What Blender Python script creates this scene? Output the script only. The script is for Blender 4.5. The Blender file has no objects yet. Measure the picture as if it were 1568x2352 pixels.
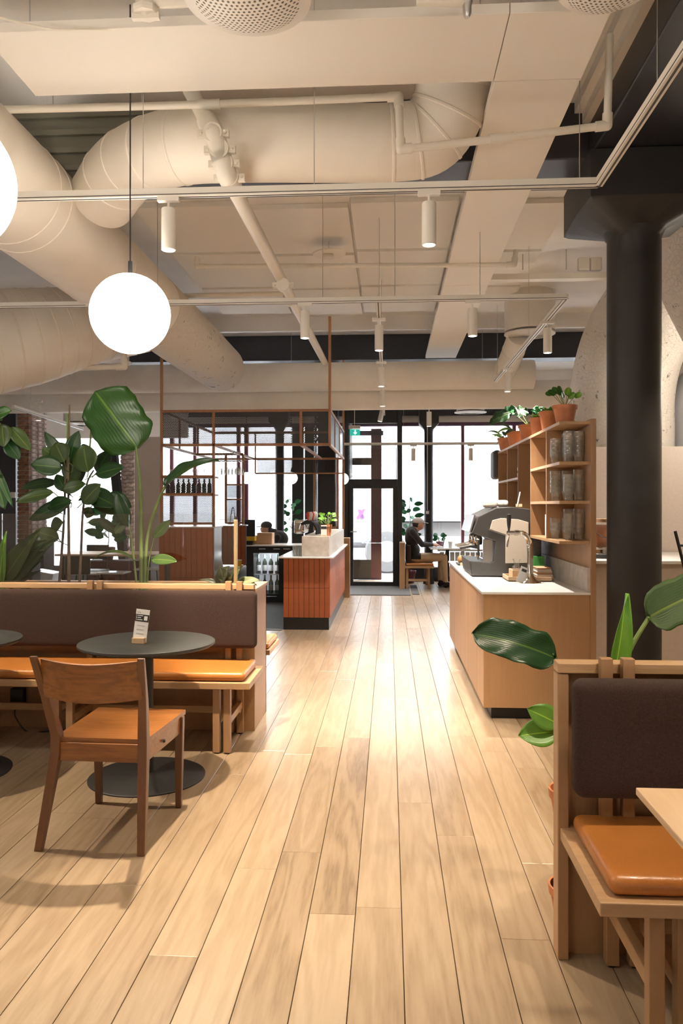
import bpy, math, random
from math import sin, cos, pi, radians, sqrt, atan2
from mathutils import Vector, Matrix, Euler
random.seed(7)
SC = bpy.context.scene
COL = SC.collection
# ------------------------------------------------------------------ camera
TH = radians(3.466); CT, ST = cos(TH), sin(TH)
cam = bpy.data.cameras.new('camera'); camo = bpy.data.objects.new('camera', cam); COL.objects.link(camo)
camo.location = (0, 0, 1.5); camo.rotation_euler = (radians(90), 0, TH)
cam.sensor_fit = 'VERTICAL'; cam.sensor_height = 36; cam.sensor_width = 24
cam.lens = 1800 / 2352 * 36
cam.shift_y = -13 / 2352
cam.clip_start = .05; cam.clip_end = 200
SC.camera = camo
# ------------------------------------------------------------------ world, exposure
w = bpy.data.worlds.new('world'); SC.world = w; w.use_nodes = True
bg = w.node_tree.nodes['Background']; bg.inputs[0].default_value = (.90, .95, 1.0, 1); bg.inputs[1].default_value = 60.0
SC.view_settings.view_transform = 'Standard'; SC.view_settings.look = 'None'
SC.view_settings.gamma = 1; SC.view_settings.use_curve_mapping = False
SC.view_settings.exposure = 0.42
SC.cycles.use_denoising = True
try: SC.cycles.denoiser = 'OPENIMAGEDENOISE'
except Exception: pass
SC.cycles.max_bounces = 8; SC.cycles.diffuse_bounces = 4; SC.cycles.glossy_bounces = 4
SC.cycles.transmission_bounces = 6; SC.cycles.transparent_max_bounces = 24
SC.cycles.caustics_reflective = False; SC.cycles.caustics_refractive = False
SC.cycles.sample_clamp_indirect = 6
WARM = (1.0, .82, .60); NEUT = (1.0, .90, .78)
SPOT_W = 130      # watts of a track spot
GLOBE_E = 13.0     # emission of the big globes
def portal(x0, x1, z0, z1, y):
    l = bpy.data.lights.new('window_portal', 'AREA'); l.shape = 'RECTANGLE'; l.size = x1 - x0; l.size_y = z1 - z0
    l.cycles.is_portal = True
    o = bpy.data.objects.new('window_portal', l); COL.objects.link(o)
    o.location = ((x0 + x1) / 2, y, (z0 + z1) / 2); o.rotation_euler = (radians(-90), 0, 0)
portal(-9.4, 4.2, .1, 3.6, 16.25)
# ------------------------------------------------------------------ pixel helpers (photo measurements -> metres)
def pt(px, py, D):
    X = (px - 784) / 1800 * D
    return Vector((X * CT - D * ST, X * ST + D * CT, 1.5 - (py - 1163) / 1800 * D))
def aty(px, py, Y): return pt(px, py, Y / ((px - 784) / 1800 * ST + CT))
def atz(px, py, z): return pt(px, py, (1.5 - z) * 1800 / (py - 1163))
# ------------------------------------------------------------------ materials
def nd(nt, t, **k):
    n = nt.nodes.new(t)
    for a, b in k.items(): setattr(n, a, b)
    return n
def base(name):
    m = bpy.data.materials.new(name); m.use_nodes = True
    return m, m.node_tree, m.node_tree.nodes['Principled BSDF']
def P(name, c, rough=.5, metal=0, var=0, vscale=8, bump=0, bscale=60, spec=.5, coat=0, emit=None, es=0, stretch=None, sheen=0):
    m, nt, b = base(name)
    b.inputs['Base Color'].default_value = (*c, 1); b.inputs['Roughness'].default_value = rough
    b.inputs['Metallic'].default_value = metal; b.inputs['Specular IOR Level'].default_value = spec
    b.inputs['Coat Weight'].default_value = coat; b.inputs['Sheen Weight'].default_value = sheen
    if emit: b.inputs['Emission Color'].default_value = (*emit, 1); b.inputs['Emission Strength'].default_value = es
    if var or bump:
        g = nd(nt, 'ShaderNodeTexCoord'); mp = nd(nt, 'ShaderNodeMapping'); nt.links.new(g.outputs['Object'], mp.inputs[0])
        if stretch: mp.inputs['Scale'].default_value = stretch
        oi = nd(nt, 'ShaderNodeObjectInfo'); sc = nd(nt, 'ShaderNodeVectorMath', operation='SCALE'); sc.inputs[3].default_value = 1
        nt.links.new(mp.outputs[0], sc.inputs[0])
    if var:
        n = nd(nt, 'ShaderNodeTexNoise'); n.inputs['Scale'].default_value = vscale; n.inputs['Detail'].default_value = 5
        nt.links.new(sc.outputs[0], n.inputs['Vector'])
        r = nd(nt, 'ShaderNodeValToRGB'); e = r.color_ramp.elements
        e[0].position = .32; e[1].position = .68
        e[0].color = (*[max(0, x * (1 - var)) for x in c], 1); e[1].color = (*[min(1, x * (1 + var)) for x in c], 1)
        nt.links.new(n.outputs[0], r.inputs[0])
        h = nd(nt, 'ShaderNodeHueSaturation'); nt.links.new(r.outputs[0], h.inputs['Color'])
        mr = nd(nt, 'ShaderNodeMapRange'); mr.inputs[3].default_value = 1 - var * .5; mr.inputs[4].default_value = 1 + var * .5
        nt.links.new(oi.outputs['Random'], mr.inputs[0]); nt.links.new(mr.outputs[0], h.inputs['Value'])
        nt.links.new(h.outputs[0], b.inputs['Base Color'])
    if bump:
        n2 = nd(nt, 'ShaderNodeTexNoise'); n2.inputs['Scale'].default_value = bscale; n2.inputs['Detail'].default_value = 4
        nt.links.new(sc.outputs[0], n2.inputs['Vector'])
        bp = nd(nt, 'ShaderNodeBump'); bp.inputs['Strength'].default_value = bump; bp.inputs['Distance'].default_value = .01
        nt.links.new(n2.outputs[0], bp.inputs['Height']); nt.links.new(bp.outputs[0], b.inputs['Normal'])
    return m
def wood(name, c1, c2, axis='X', scale=3, rough=.4, coat=0, rnd=True, lines=14, world=False, dark=None, warp=1.0):
    m, nt, b = base(name); L = nt.links.new
    if world: src = nd(nt, 'ShaderNodeNewGeometry').outputs['Position']
    else: src = nd(nt, 'ShaderNodeTexCoord').outputs['Object']
    oi = nd(nt, 'ShaderNodeObjectInfo'); ge = nd(nt, 'ShaderNodeNewGeometry')
    ad0 = nd(nt, 'ShaderNodeMath', operation='ADD'); L(oi.outputs['Random'], ad0.inputs[0]); L(ge.outputs['Random Per Island'], ad0.inputs[1])
    rv = nd(nt, 'ShaderNodeMath', operation='FRACT'); L(ad0.outputs[0], rv.inputs[0])
    k = nd(nt, 'ShaderNodeMath', operation='MULTIPLY'); k.inputs[1].default_value = 37.0 if rnd else 0; L(rv.outputs[0], k.inputs[0])
    ad = nd(nt, 'ShaderNodeVectorMath', operation='ADD'); L(src, ad.inputs[0]); L(k.outputs[0], ad.inputs[1])
    mp = nd(nt, 'ShaderNodeMapping'); s = {'X': (.09, 1, 1), 'Y': (1, .09, 1), 'Z': (1, 1, .09)}[axis]
    mp.inputs['Scale'].default_value = s; L(ad.outputs[0], mp.inputs[0])
    n1 = nd(nt, 'ShaderNodeTexNoise'); n1.inputs['Scale'].default_value = scale * 3; n1.inputs['Detail'].default_value = 3; n1.inputs['Roughness'].default_value = .5
    L(mp.outputs[0], n1.inputs['Vector'])
    ml = nd(nt, 'ShaderNodeMath', operation='MULTIPLY'); ml.inputs[1].default_value = lines * warp; L(n1.outputs[0], ml.inputs[0])
    sn = nd(nt, 'ShaderNodeMath', operation='SINE'); ml2 = nd(nt, 'ShaderNodeMath', operation='MULTIPLY'); ml2.inputs[1].default_value = 2.4
    L(ml.outputs[0], ml2.inputs[0]); L(ml2.outputs[0], sn.inputs[0])
    pw = nd(nt, 'ShaderNodeMapRange'); pw.inputs[1].default_value = -1; pw.inputs[2].default_value = 1; L(sn.outputs[0], pw.inputs[0])
    n2 = nd(nt, 'ShaderNodeTexNoise'); n2.inputs['Scale'].default_value = scale * 45; n2.inputs['Detail'].default_value = 3; L(mp.outputs[0], n2.inputs['Vector'])
    n3 = nd(nt, 'ShaderNodeTexNoise'); n3.inputs['Scale'].default_value = scale * 1.3; n3.inputs['Detail'].default_value = 2; L(mp.outputs[0], n3.inputs['Vector'])
    def mad(a, f, c0):
        q = nd(nt, 'ShaderNodeMath', operation='MULTIPLY_ADD'); L(a, q.inputs[0]); q.inputs[1].default_value = f
        if isinstance(c0, (int, float)): q.inputs[2].default_value = c0
        else: L(c0, q.inputs[2])
        return q.outputs[0]
    t = mad(pw.outputs[0], .30, mad(n2.outputs[0], .5, mad(n3.outputs[0], .55, mad(rv.outputs[0], .40, -.50))))
    r = nd(nt, 'ShaderNodeValToRGB'); e = r.color_ramp.elements
    e[0].position = 0; e[1].position = 1; e[0].color = (*c1, 1); e[1].color = (*(dark or c2), 1)
    if dark: q = e.new(.6); q.color = (*c2, 1)
    L(t, r.inputs[0]); L(r.outputs[0], b.inputs['Base Color'])
    b.inputs['Roughness'].default_value = rough; b.inputs['Coat Weight'].default_value = coat; b.inputs['Coat Roughness'].default_value = .25
    bp = nd(nt, 'ShaderNodeBump'); bp.inputs['Strength'].default_value = .12; bp.inputs['Distance'].default_value = .004
    L(n2.outputs[0], bp.inputs['Height']); L(bp.outputs[0], b.inputs['Normal'])
    return m
def thin_glass(name, tint=(1, 1, 1), refl=.06, top=.9, milk=0):
    m = bpy.data.materials.new(name); m.use_nodes = True; nt = m.node_tree; nt.nodes.clear(); L = nt.links.new
    o = nd(nt, 'ShaderNodeOutputMaterial'); tr = nd(nt, 'ShaderNodeBsdfTransparent'); tr.inputs[0].default_value = (*tint, 1)
    g = nd(nt, 'ShaderNodeBsdfGlossy'); g.inputs['Roughness'].default_value = .02
    lw = nd(nt, 'ShaderNodeLayerWeight'); lw.inputs[0].default_value = .25
    mr = nd(nt, 'ShaderNodeMapRange'); mr.inputs[3].default_value = refl; mr.inputs[4].default_value = top; L(lw.outputs['Fresnel'], mr.inputs[0])
    mx = nd(nt, 'ShaderNodeMixShader'); L(mr.outputs[0], mx.inputs[0]); L(tr.outputs[0], mx.inputs[1]); L(g.outputs[0], mx.inputs[2])
    if milk:
        df = nd(nt, 'ShaderNodeBsdfDiffuse'); df.inputs[0].default_value = (.9, .88, .82, 1); m2 = nd(nt, 'ShaderNodeMixShader'); m2.inputs[0].default_value = milk
        L(mx.outputs[0], m2.inputs[1]); L(df.outputs[0], m2.inputs[2]); L(m2.outputs[0], o.inputs[0])
    else: L(mx.outputs[0], o.inputs[0])
    return m
def perforated(name, c, pitch=.016, hole=.26, ax='XZ'):
    m, nt, b = base(name); L = nt.links.new
    b.inputs['Base Color'].default_value = (*c, 1); b.inputs['Roughness'].default_value = .45; b.inputs['Metallic'].default_value = .3
    g = nd(nt, 'ShaderNodeNewGeometry'); sp = nd(nt, 'ShaderNodeSeparateXYZ'); L(g.outputs['Position'], sp.inputs[0])
    def M(op, a, bb=None):
        q = nd(nt, 'ShaderNodeMath', operation=op)
        for i, v in enumerate((a, bb)):
            if v is None: continue
            if isinstance(v, (int, float)): q.inputs[i].default_value = v
            else: L(v, q.inputs[i])
        return q.outputs[0]
    u = M('DIVIDE', M('ADD', sp.outputs['X'], sp.outputs['Y']), pitch); v = M('DIVIDE', sp.outputs['Z'], pitch * .866)
    row = M('FLOOR', v); uu = M('FRACT', M('ADD', u, M('MULTIPLY', row, .5)))
    du = M('SUBTRACT', uu, .5); dv = M('MULTIPLY', M('SUBTRACT', M('FRACT', v), .5), .866)
    d = M('SQRT', M('ADD', M('MULTIPLY', du, du), M('MULTIPLY', dv, dv)))
    h = M('GREATER_THAN', d, hole); L(h, b.inputs['Alpha'])
    return m
MT = {}
def setup_mats():
    M = MT
    M['oak_floor'] = wood('oak_floor', (.355, .268, .182), (.255, .180, .112), 'Y', 2.2, .32, .55, world=True, lines=20, dark=(.11, .068, .038))
    M['oak'] = wood('oak', (.50, .32, .175), (.38, .225, .11), 'X', 4, .42, .1, rnd=True)
    M['oak_v'] = wood('oak_vertical', (.40, .235, .12), (.31, .17, .08), 'Z', 5, .45, .05, lines=6)
    M['oak_y'] = wood('oak_along', (.48, .30, .16), (.36, .21, .10), 'Y', 4, .42, .1)
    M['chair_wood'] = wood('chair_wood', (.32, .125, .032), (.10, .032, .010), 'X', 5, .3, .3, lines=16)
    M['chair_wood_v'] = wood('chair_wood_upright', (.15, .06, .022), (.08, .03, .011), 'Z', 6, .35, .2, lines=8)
    M['frame_wood'] = wood('frame_wood', (.36, .17, .075), (.24, .105, .045), 'Z', 6, .45, 0, lines=5)
    M['white'] = P('white_paint', (.72, .68, .62), .55, var=.05, vscale=3)
    M['ceil'] = P('ceiling_paint', (.84, .82, .80), .6, var=.06, vscale=1.5, bump=.15, bscale=12)
    M['panel'] = P('acoustic_panel', (.84, .80, .74), .7, bump=.08, bscale=220)
    M['duct'] = P('duct_wrap', (.80, .76, .70), .55, var=.07, vscale=2.5, bump=.25, bscale=18)
    M['ductwarm'] = P('duct_smooth', (.80, .74, .65), .5, var=.05, vscale=2, bump=.1, bscale=8)
    M['pipe'] = P('pipe_paint', (.76, .71, .62), .45)
    M['track'] = P('track_paint', (.80, .76, .70), .4)
    M['slot'] = P('track_slot', (.05, .045, .04), .6)
    M['black'] = P('black_metal', (.012, .012, .013), .5, var=.2, vscale=20)
    M['beam'] = P('dark_beam_paint', (.022, .022, .028), .38, var=.15, vscale=4, bump=.05, bscale=40)
    M['col'] = P('cast_iron_paint', (.022, .020, .019), .48, var=.15, vscale=5, bump=.06, bscale=90, spec=.35)
    M['leather'] = P('tan_leather', (.43, .16, .035), .32, var=.08, vscale=5, bump=.12, bscale=160, coat=.1)
    M['fabric'] = P('brown_fabric', (.044, .026, .022), .95, var=.25, vscale=200, bump=.35, bscale=500, sheen=.03, spec=.2)
    M['ttop'] = P('grey_tabletop', (.034, .036, .036), .42, var=.15, vscale=60)
    M['tiles'] = P('terracotta_tile', (.36, .095, .032), .5, var=.10, vscale=9, bump=.05, bscale=80)
    M['grout'] = P('dark_joint', (.07, .025, .012), .8)
    M['stone'] = P('grey_stone', (.55, .50, .45), .4, var=.15, vscale=14, coat=.1)
    M['counter'] = P('white_worktop', (.82, .81, .80), .18, var=.02, vscale=10, coat=.2)
    M['plinth'] = P('black_plinth', (.012, .012, .014), .4)
    M['chrome'] = P('chrome', (.85, .83, .80), .08, metal=1)
    M['steel'] = P('brushed_steel', (.6, .6, .6), .28, metal=1)
    M['glass'] = thin_glass('clear_pane', (.985, .99, .99), .04, .8)
    M['screen'] = thin_glass('screen_pane', (.93, .93, .93), .10, .75)
    M['gw'] = thin_glass('drinking_glass', (.97, .975, .97), .04, .4, .05)
    M['perf'] = perforated('perforated_steel', (.03, .03, .032))
    M['perfsolid'] = perforated('perforated_cladding', (.02, .02, .022), hole=.30)
    M['terra'] = P('terracotta', (.50, .19, .085), .75, var=.12, vscale=14, bump=.1, bscale=80)
    M['soil'] = P('potting_soil', (.035, .022, .014), .95, bump=.8, bscale=120)
    M['stem'] = P('plant_stem', (.16, .24, .06), .5, var=.2, vscale=12)
    M['woodystem'] = P('woody_stem', (.16, .11, .08), .7, var=.3, vscale=30)
    M['paper'] = P('paper_white', (.82, .81, .79), .6)
    M['ink'] = P('print_black', (.02, .02, .02), .6)
    M['greyink'] = P('print_grey', (.45, .44, .44), .6)
    M['brick'] = P('brick', (.21, .105, .062), .85, var=.5, vscale=12, bump=.5, bscale=50)
    M['brickpale'] = P('brick_whitewashed', (.42, .33, .30), .85, var=.5, vscale=14, bump=.5, bscale=50)
    M['mortar'] = P('mortar', (.30, .25, .20), .95, bump=.4, bscale=80)
    M['wallbeige'] = P('beige_partition', (.52, .44, .38), .7, var=.04, vscale=40)
    M['wallwarm'] = P('cream_wall', (.62, .54, .44), .8, var=.05, vscale=3)
    M['mat'] = P('coir_mat', (.10, .10, .10), .95, var=.6, vscale=120, bump=.8, bscale=200)
    M['purple'] = P('purple_frame', (.10, .045, .09), .45)
    M['burgundy'] = P('burgundy_frame', (.13, .035, .05), .5)
    M['skin'] = P('skin', (.55, .30, .20), .5)
    M['hoodie'] = P('black_hoodie', (.022, .021, .022), .9, bump=.3, bscale=50, sheen=.2)
    M['trousers'] = P('khaki_trousers', (.55, .42, .28), .85, bump=.4, bscale=30)
    M['shoe'] = P('black_shoe', (.02, .018, .018), .5)
    M['hair'] = P('dark_hair', (.03, .02, .015), .7, bump=.6, bscale=120, stretch=(1, 1, .2))
    M['cap'] = P('grey_cap', (.55, .50, .48), .85)
    M['darkcap'] = P('dark_cap', (.05, .048, .046), .85)
    M['card'] = P('cardboard', (.38, .23, .13), .8, var=.06)
    M['machine'] = P('machine_dark', (.036, .034, .032), .45, bump=.15, bscale=300)
    M['machpanel'] = P('machine_panel', (.60, .54, .46), .35)
    M['bottle'] = P('bottle_dark', (.02, .03, .02), .12, coat=.3)
    M['bottlegreen'] = P('bottle_green', (.15, .32, .22), .12, coat=.3)
    M['asphalt'] = P('street', (.10, .10, .105), .8, var=.1)
    M['facade'] = P('facade_pale', (.12, .12, .12), .8, var=.04, vscale=2)
    M['facwin'] = P('facade_window', (.055, .058, .06), .4)
    M['truck'] = P('truck_pale', (.12, .12, .12), .5)
    M['tyre'] = P('tyre', (.03, .03, .03), .8)
    M['hub'] = P('wheel_hub', (.12, .12, .12), .5)
    M['yellow'] = P('yellow', (.75, .50, .03), .5)
    M['red'] = P('red', (.6, .05, .03), .5)
    M['green'] = P('green', (.04, .25, .06), .5)
    M['sign'] = P('sign_green', (.02, .42, .32), .5, emit=(.02, .45, .34), es=.6)
    M['signwhite'] = P('sign_white', (.9, .9, .9), .5, emit=(1, 1, 1), es=.9)
    M['globe'] = P('globe_glass', (.9, .88, .84), .4, emit=(1, .90, .76), es=GLOBE_E)
    M['fglobe'] = P('far_globe_glass', (.9, .88, .84), .4, emit=(1, .95, .9), es=2.5)
    M['lens'] = P('lamp_lens', (.9, .9, .9), .4, emit=(1, .90, .74), es=14)
    M['bread'] = P('bread', (.55, .30, .12), .8, var=.3, vscale=40, bump=.5, bscale=60)
    M['cloth'] = P('cream_cloth', (.62, .58, .52), .9, bump=.4, bscale=60)
    M['silver'] = P('silver_foil', (.50, .52, .56), .38, metal=.7, bump=.4, bscale=20)
    M['radiator'] = P('radiator_white', (.7, .7, .68), .5)
    M['pinkblock'] = P('red_block', (.7, .2, .2), .6)
    M['dgrey'] = P('bar_floor', (.14, .14, .14), .6, var=.1)
    M['lightwood'] = wood('light_wood', (.72, .52, .33), (.62, .42, .25), 'Y', 5, .4)
    M['mesh'] = M['duct']
    def leafmat(name, a, b_, rough=.33):
        m, nt, b = base(name); L = nt.links.new
        uv = nd(nt, 'ShaderNodeUVMap'); sp = nd(nt, 'ShaderNodeSeparateXYZ'); L(uv.outputs[0], sp.inputs[0])
        wv = nd(nt, 'ShaderNodeTexWave'); wv.inputs['Scale'].default_value = 6; wv.inputs['Distortion'].default_value = 1.5; L(uv.outputs[0], wv.inputs['Vector'])
        q = nd(nt, 'ShaderNodeMath', operation='SUBTRACT'); L(sp.outputs['X'], q.inputs[0]); q.inputs[1].default_value = .5
        q2 = nd(nt, 'ShaderNodeMath', operation='ABSOLUTE'); L(q.outputs[0], q2.inputs[0])
        rr = nd(nt, 'ShaderNodeMapRange'); rr.inputs[1].default_value = .0; rr.inputs[2].default_value = .035; rr.inputs[3].default_value = 1; rr.inputs[4].default_value = 0; L(q2.outputs[0], rr.inputs[0])
        mx = nd(nt, 'ShaderNodeMix', data_type='RGBA'); mx.inputs[6].default_value = (*a, 1); mx.inputs[7].default_value = (*b_, 1)
        n = nd(nt, 'ShaderNodeTexNoise'); n.inputs['Scale'].default_value = 3; L(uv.outputs[0], n.inputs['Vector']); L(n.outputs[0], mx.inputs[0])
        m2 = nd(nt, 'ShaderNodeMix', data_type='RGBA'); L(rr.outputs[0], m2.inputs[0]); L(mx.outputs[2], m2.inputs[6]); m2.inputs[7].default_value = (min(1, b_[0] * 2.2 + .05), min(1, b_[1] * 1.8 + .05), b_[2] * 1.5, 1)
        oi = nd(nt, 'ShaderNodeObjectInfo'); h = nd(nt, 'ShaderNodeHueSaturation'); mr = nd(nt, 'ShaderNodeMapRange'); mr.inputs[3].default_value = .75; mr.inputs[4].default_value = 1.25
        L(oi.outputs['Random'], mr.inputs[0]); L(mr.outputs[0], h.inputs['Value']); L(m2.outputs[2], h.inputs['Color']); L(h.outputs[0], b.inputs['Base Color'])
        b.inputs['Roughness'].default_value = rough
        bp = nd(nt, 'ShaderNodeBump'); bp.inputs['Strength'].default_value = .12; bp.inputs['Distance'].default_value = .004; L(wv.outputs[0], bp.inputs['Height']); L(bp.outputs[0], b.inputs['Normal'])
        return m
    M['leaf_dark'] = leafmat('leaf_dark', (.008, .040, .012), (.020, .072, .018))
    M['leaf_olive'] = leafmat('leaf_olive', (.030, .065, .014), (.06, .105, .026))
    M['leaf_big'] = leafmat('leaf_banana', (.012, .070, .008), (.035, .13, .014))
    M['leaf_light'] = leafmat('leaf_light', (.09, .26, .03), (.20, .42, .06))
    M['leaf_far'] = leafmat('leaf_far', (.008, .10, .035), (.015, .20, .06), .55)
    M['leaf_calathea'] = leafmat('leaf_calathea', (.05, .08, .03), (.28, .30, .16), .4)
setup_mats()
# wrapped wool ducts: chicken wire relief and dark specks
def wool():
    m, nt, b = base('wool_wrap'); L = nt.links.new
    g = nd(nt, 'ShaderNodeTexCoord'); v = nd(nt, 'ShaderNodeTexVoronoi'); v.feature = 'DISTANCE_TO_EDGE'; v.inputs['Scale'].default_value = 22; L(g.outputs['Object'], v.inputs['Vector'])
    n = nd(nt, 'ShaderNodeTexNoise'); n.inputs['Scale'].default_value = 9; n.inputs['Detail'].default_value = 8; n.inputs['Roughness'].default_value = .7; L(g.outputs['Object'], n.inputs['Vector'])
    r = nd(nt, 'ShaderNodeValToRGB'); e = r.color_ramp.elements; e[0].position = .33; e[0].color = (.10, .09, .08, 1); e[1].position = .40; e[1].color = (.66, .61, .55, 1); L(n.outputs[0], r.inputs[0])
    L(r.outputs[0], b.inputs['Base Color']); b.inputs['Roughness'].default_value = .8
    mr = nd(nt, 'ShaderNodeMapRange'); mr.inputs[2].default_value = .08; L(v.outputs[0], mr.inputs[0])
    ad = nd(nt, 'ShaderNodeMath', operation='ADD'); L(mr.outputs[0], ad.inputs[0]); L(n.outputs[0], ad.inputs[1])
    bp = nd(nt, 'ShaderNodeBump'); bp.inputs['Strength'].default_value = .5; bp.inputs['Distance'].default_value = .012; L(ad.outputs[0], bp.inputs['Height']); L(bp.outputs[0], b.inputs['Normal'])
    return m
MT['wool'] = wool()
def banded(name, c, scale):
    m = P(name, c, .55, var=.06, vscale=2.5); nt = m.node_tree; L = nt.links.new
    g = nd(nt, 'ShaderNodeTexCoord'); wv = nd(nt, 'ShaderNodeTexWave'); wv.bands_direction = 'X'; wv.wave_profile = 'SAW'
    wv.inputs['Scale'].default_value = scale; wv.inputs['Distortion'].default_value = 1.6; wv.inputs['Detail Scale'].default_value = .6; L(g.outputs['Object'], wv.inputs['Vector'])
    bp = nd(nt, 'ShaderNodeBump'); bp.inputs['Strength'].default_value = .5; bp.inputs['Distance'].default_value = .012; L(wv.outputs[0], bp.inputs['Height']); L(bp.outputs[0], nt.nodes['Principled BSDF'].inputs['Normal'])
    return m
MT['duct'] = banded('duct_wrap_banded', (.80, .76, .70), 2.2); MT['ductA'] = banded('duct_taped', (.80, .74, .65), 1.5)
# ------------------------------------------------------------------ mesh builder
class MB:
    def __init__(s): s.v = []; s.f = []; s.uv = None
    def add(s, vs, fs):
        n = len(s.v); s.v += [tuple(v) for v in vs]; s.f += [tuple(i + n for i in f) for f in fs]; return s
    def box(s, x0, x1, y0, y1, z0, z1):
        if x0 > x1: x0, x1 = x1, x0
        if y0 > y1: y0, y1 = y1, y0
        if z0 > z1: z0, z1 = z1, z0
        vs = [(x, y, z) for x in (x0, x1) for y in (y0, y1) for z in (z0, z1)]
        return s.add(vs, [(0, 1, 3, 2), (4, 6, 7, 5), (0, 4, 5, 1), (2, 3, 7, 6), (0, 2, 6, 4), (1, 5, 7, 3)])
    def cbox(s, x0, x1, y0, y1, z0, z1, c=.002):   # box with chamfered top edges
        vs = [(x0, y0, z0), (x1, y0, z0), (x1, y1, z0), (x0, y1, z0), (x0, y0, z1 - c), (x1, y0, z1 - c), (x1, y1, z1 - c), (x0, y1, z1 - c),
              (x0 + c, y0 + c, z1), (x1 - c, y0 + c, z1), (x1 - c, y1 - c, z1), (x0 + c, y1 - c, z1)]
        fs = [(3, 2, 1, 0), (8, 9, 10, 11)]
        for a in (0, 4):
            for i in range(4):
                j = (i + 1) % 4; fs.append((a + i, a + j, a + 4 + j, a + 4 + i))
        return s.add(vs, fs)
    def bar(s, p0, p1, w, h, up=(0, 0, 1), w1=None, h1=None):
        p0 = Vector(p0); p1 = Vector(p1); d = (p1 - p0).normalized(); up = Vector(up)
        if abs(d.dot(up)) > .99: up = Vector((0, 1, 0))
        sx = d.cross(up).normalized(); su = sx.cross(d).normalized(); w1 = w if w1 is None else w1; h1 = h if h1 is None else h1
        vs = []
        for p, a, b in ((p0, w, h), (p1, w1, h1)):
            for i, j in ((-1, -1), (1, -1), (1, 1), (-1, 1)): vs.append(p + sx * (i * a / 2) + su * (j * b / 2))
        return s.add(vs, [(3, 2, 1, 0), (4, 5, 6, 7), (0, 1, 5, 4), (1, 2, 6, 5), (2, 3, 7, 6), (3, 0, 4, 7)])
    def tube(s, pts, r, n=12, caps=True):
        pts = [Vector(p) for p in pts]; k = len(pts); rs = r if isinstance(r, (list, tuple)) else [r] * k
        t0 = (pts[1] - pts[0]).normalized(); u = t0.orthogonal().normalized(); vs = []
        for i, p in enumerate(pts):
            t = (pts[min(i + 1, k - 1)] - pts[max(i - 1, 0)]).normalized()
            u = (u - t * u.dot(t)).normalized(); v = t.cross(u)
            for j in range(n):
                a = 2 * pi * j / n; vs.append(p + (u * cos(a) + v * sin(a)) * rs[i])
        fs = [(i * n + j, i * n + (j + 1) % n, (i + 1) * n + (j + 1) % n, (i + 1) * n + j) for i in range(k - 1) for j in range(n)]
        if caps: fs += [tuple(range(n - 1, -1, -1)), tuple(range((k - 1) * n, k * n))]
        return s.add(vs, fs)
    def lathe(s, prof, c=(0, 0, 0), n=24, mat=None, cap=True):
        vs = []; c = Vector(c)
        for r, z in prof:
            for j in range(n):
                p = Vector((r * cos(2 * pi * j / n), r * sin(2 * pi * j / n), z))
                if mat is not None: p = mat @ p
                vs.append(p + c)
        k = len(prof)
        fs = [(i * n + j, i * n + (j + 1) % n, (i + 1) * n + (j + 1) % n, (i + 1) * n + j) for i in range(k - 1) for j in range(n)]
        if cap: fs += [tuple(range(n - 1, -1, -1)), tuple(range((k - 1) * n, k * n))]
        return s.add(vs, fs)
    def ball(s, c, r, nu=16, nv=10, mat=None):
        if isinstance(r, (int, float)): r = (r, r, r)
        c = Vector(c); vs = []
        for i in range(nv + 1):
            a = pi * i / nv
            for j in range(nu):
                b = 2 * pi * j / nu; p = Vector((r[0] * max(sin(a), 1e-3) * cos(b), r[1] * max(sin(a), 1e-3) * sin(b), -r[2] * cos(a)))
                if mat is not None: p = mat @ p
                vs.append(p + c)
        fs = [(i * nu + j, i * nu + (j + 1) % nu, (i + 1) * nu + (j + 1) % nu, (i + 1) * nu + j) for i in range(nv) for j in range(nu)]
        fs += [tuple(range(nu - 1, -1, -1)), tuple(range(nv * nu, nv * nu + nu))]
        return s.add(vs, fs)
    def rbox(s, x0, x1, y0, y1, z0, z1, r=.03, n=5, puff=0):
        lo = Vector((x0, y0, z0)); hi = Vector((x1, y1, z1)); c = (lo + hi) / 2
        def ts(a, b):
            L = [a + r * (1 - cos(i * pi / 2 / n)) for i in range(n + 1)]; m = 8
            L += [a + r + (b - a - 2 * r) * i / m for i in range(1, m)]
            return L + [b - r * (1 - cos((n - i) * pi / 2 / n)) for i in range(n + 1)]
        T = [ts(lo[k], hi[k]) for k in range(3)]
        for ax in range(3):
            o1, o2 = (ax + 1) % 3, (ax + 2) % 3
            for sd in (0, 1):
                vs = []; A, B = T[o1], T[o2]
                for a in A:
                    for b in B:
                        p = [0, 0, 0]; p[ax] = hi[ax] if sd else lo[ax]; p[o1] = a; p[o2] = b; p = Vector(p)
                        q = Vector([min(max(p[k], lo[k] + r), hi[k] - r) for k in range(3)]); dd = p - q
                        if dd.length > 1e-9: p = q + dd.normalized() * r
                        if puff:
                            ua = 1 - min(1, abs((q[o1] - c[o1]) / max(1e-6, (hi[o1] - lo[o1]) / 2 - r))) ** 3; ub = 1 - min(1, abs((q[o2] - c[o2]) / max(1e-6, (hi[o2] - lo[o2]) / 2 - r))) ** 3
                            if min(hi[o1] - lo[o1], hi[o2] - lo[o2]) > .15: p[ax] += (1 if sd else -1) * puff * ua * ub
                        vs.append(p)
                nb = len(B); fs = []
                for i in range(len(A) - 1):
                    for j in range(nb - 1):
                        f = (i * nb + j, (i + 1) * nb + j, (i + 1) * nb + j + 1, i * nb + j + 1)
                        fs.append(f if sd else f[::-1])
                s.add(vs, fs)
        return s
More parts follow.
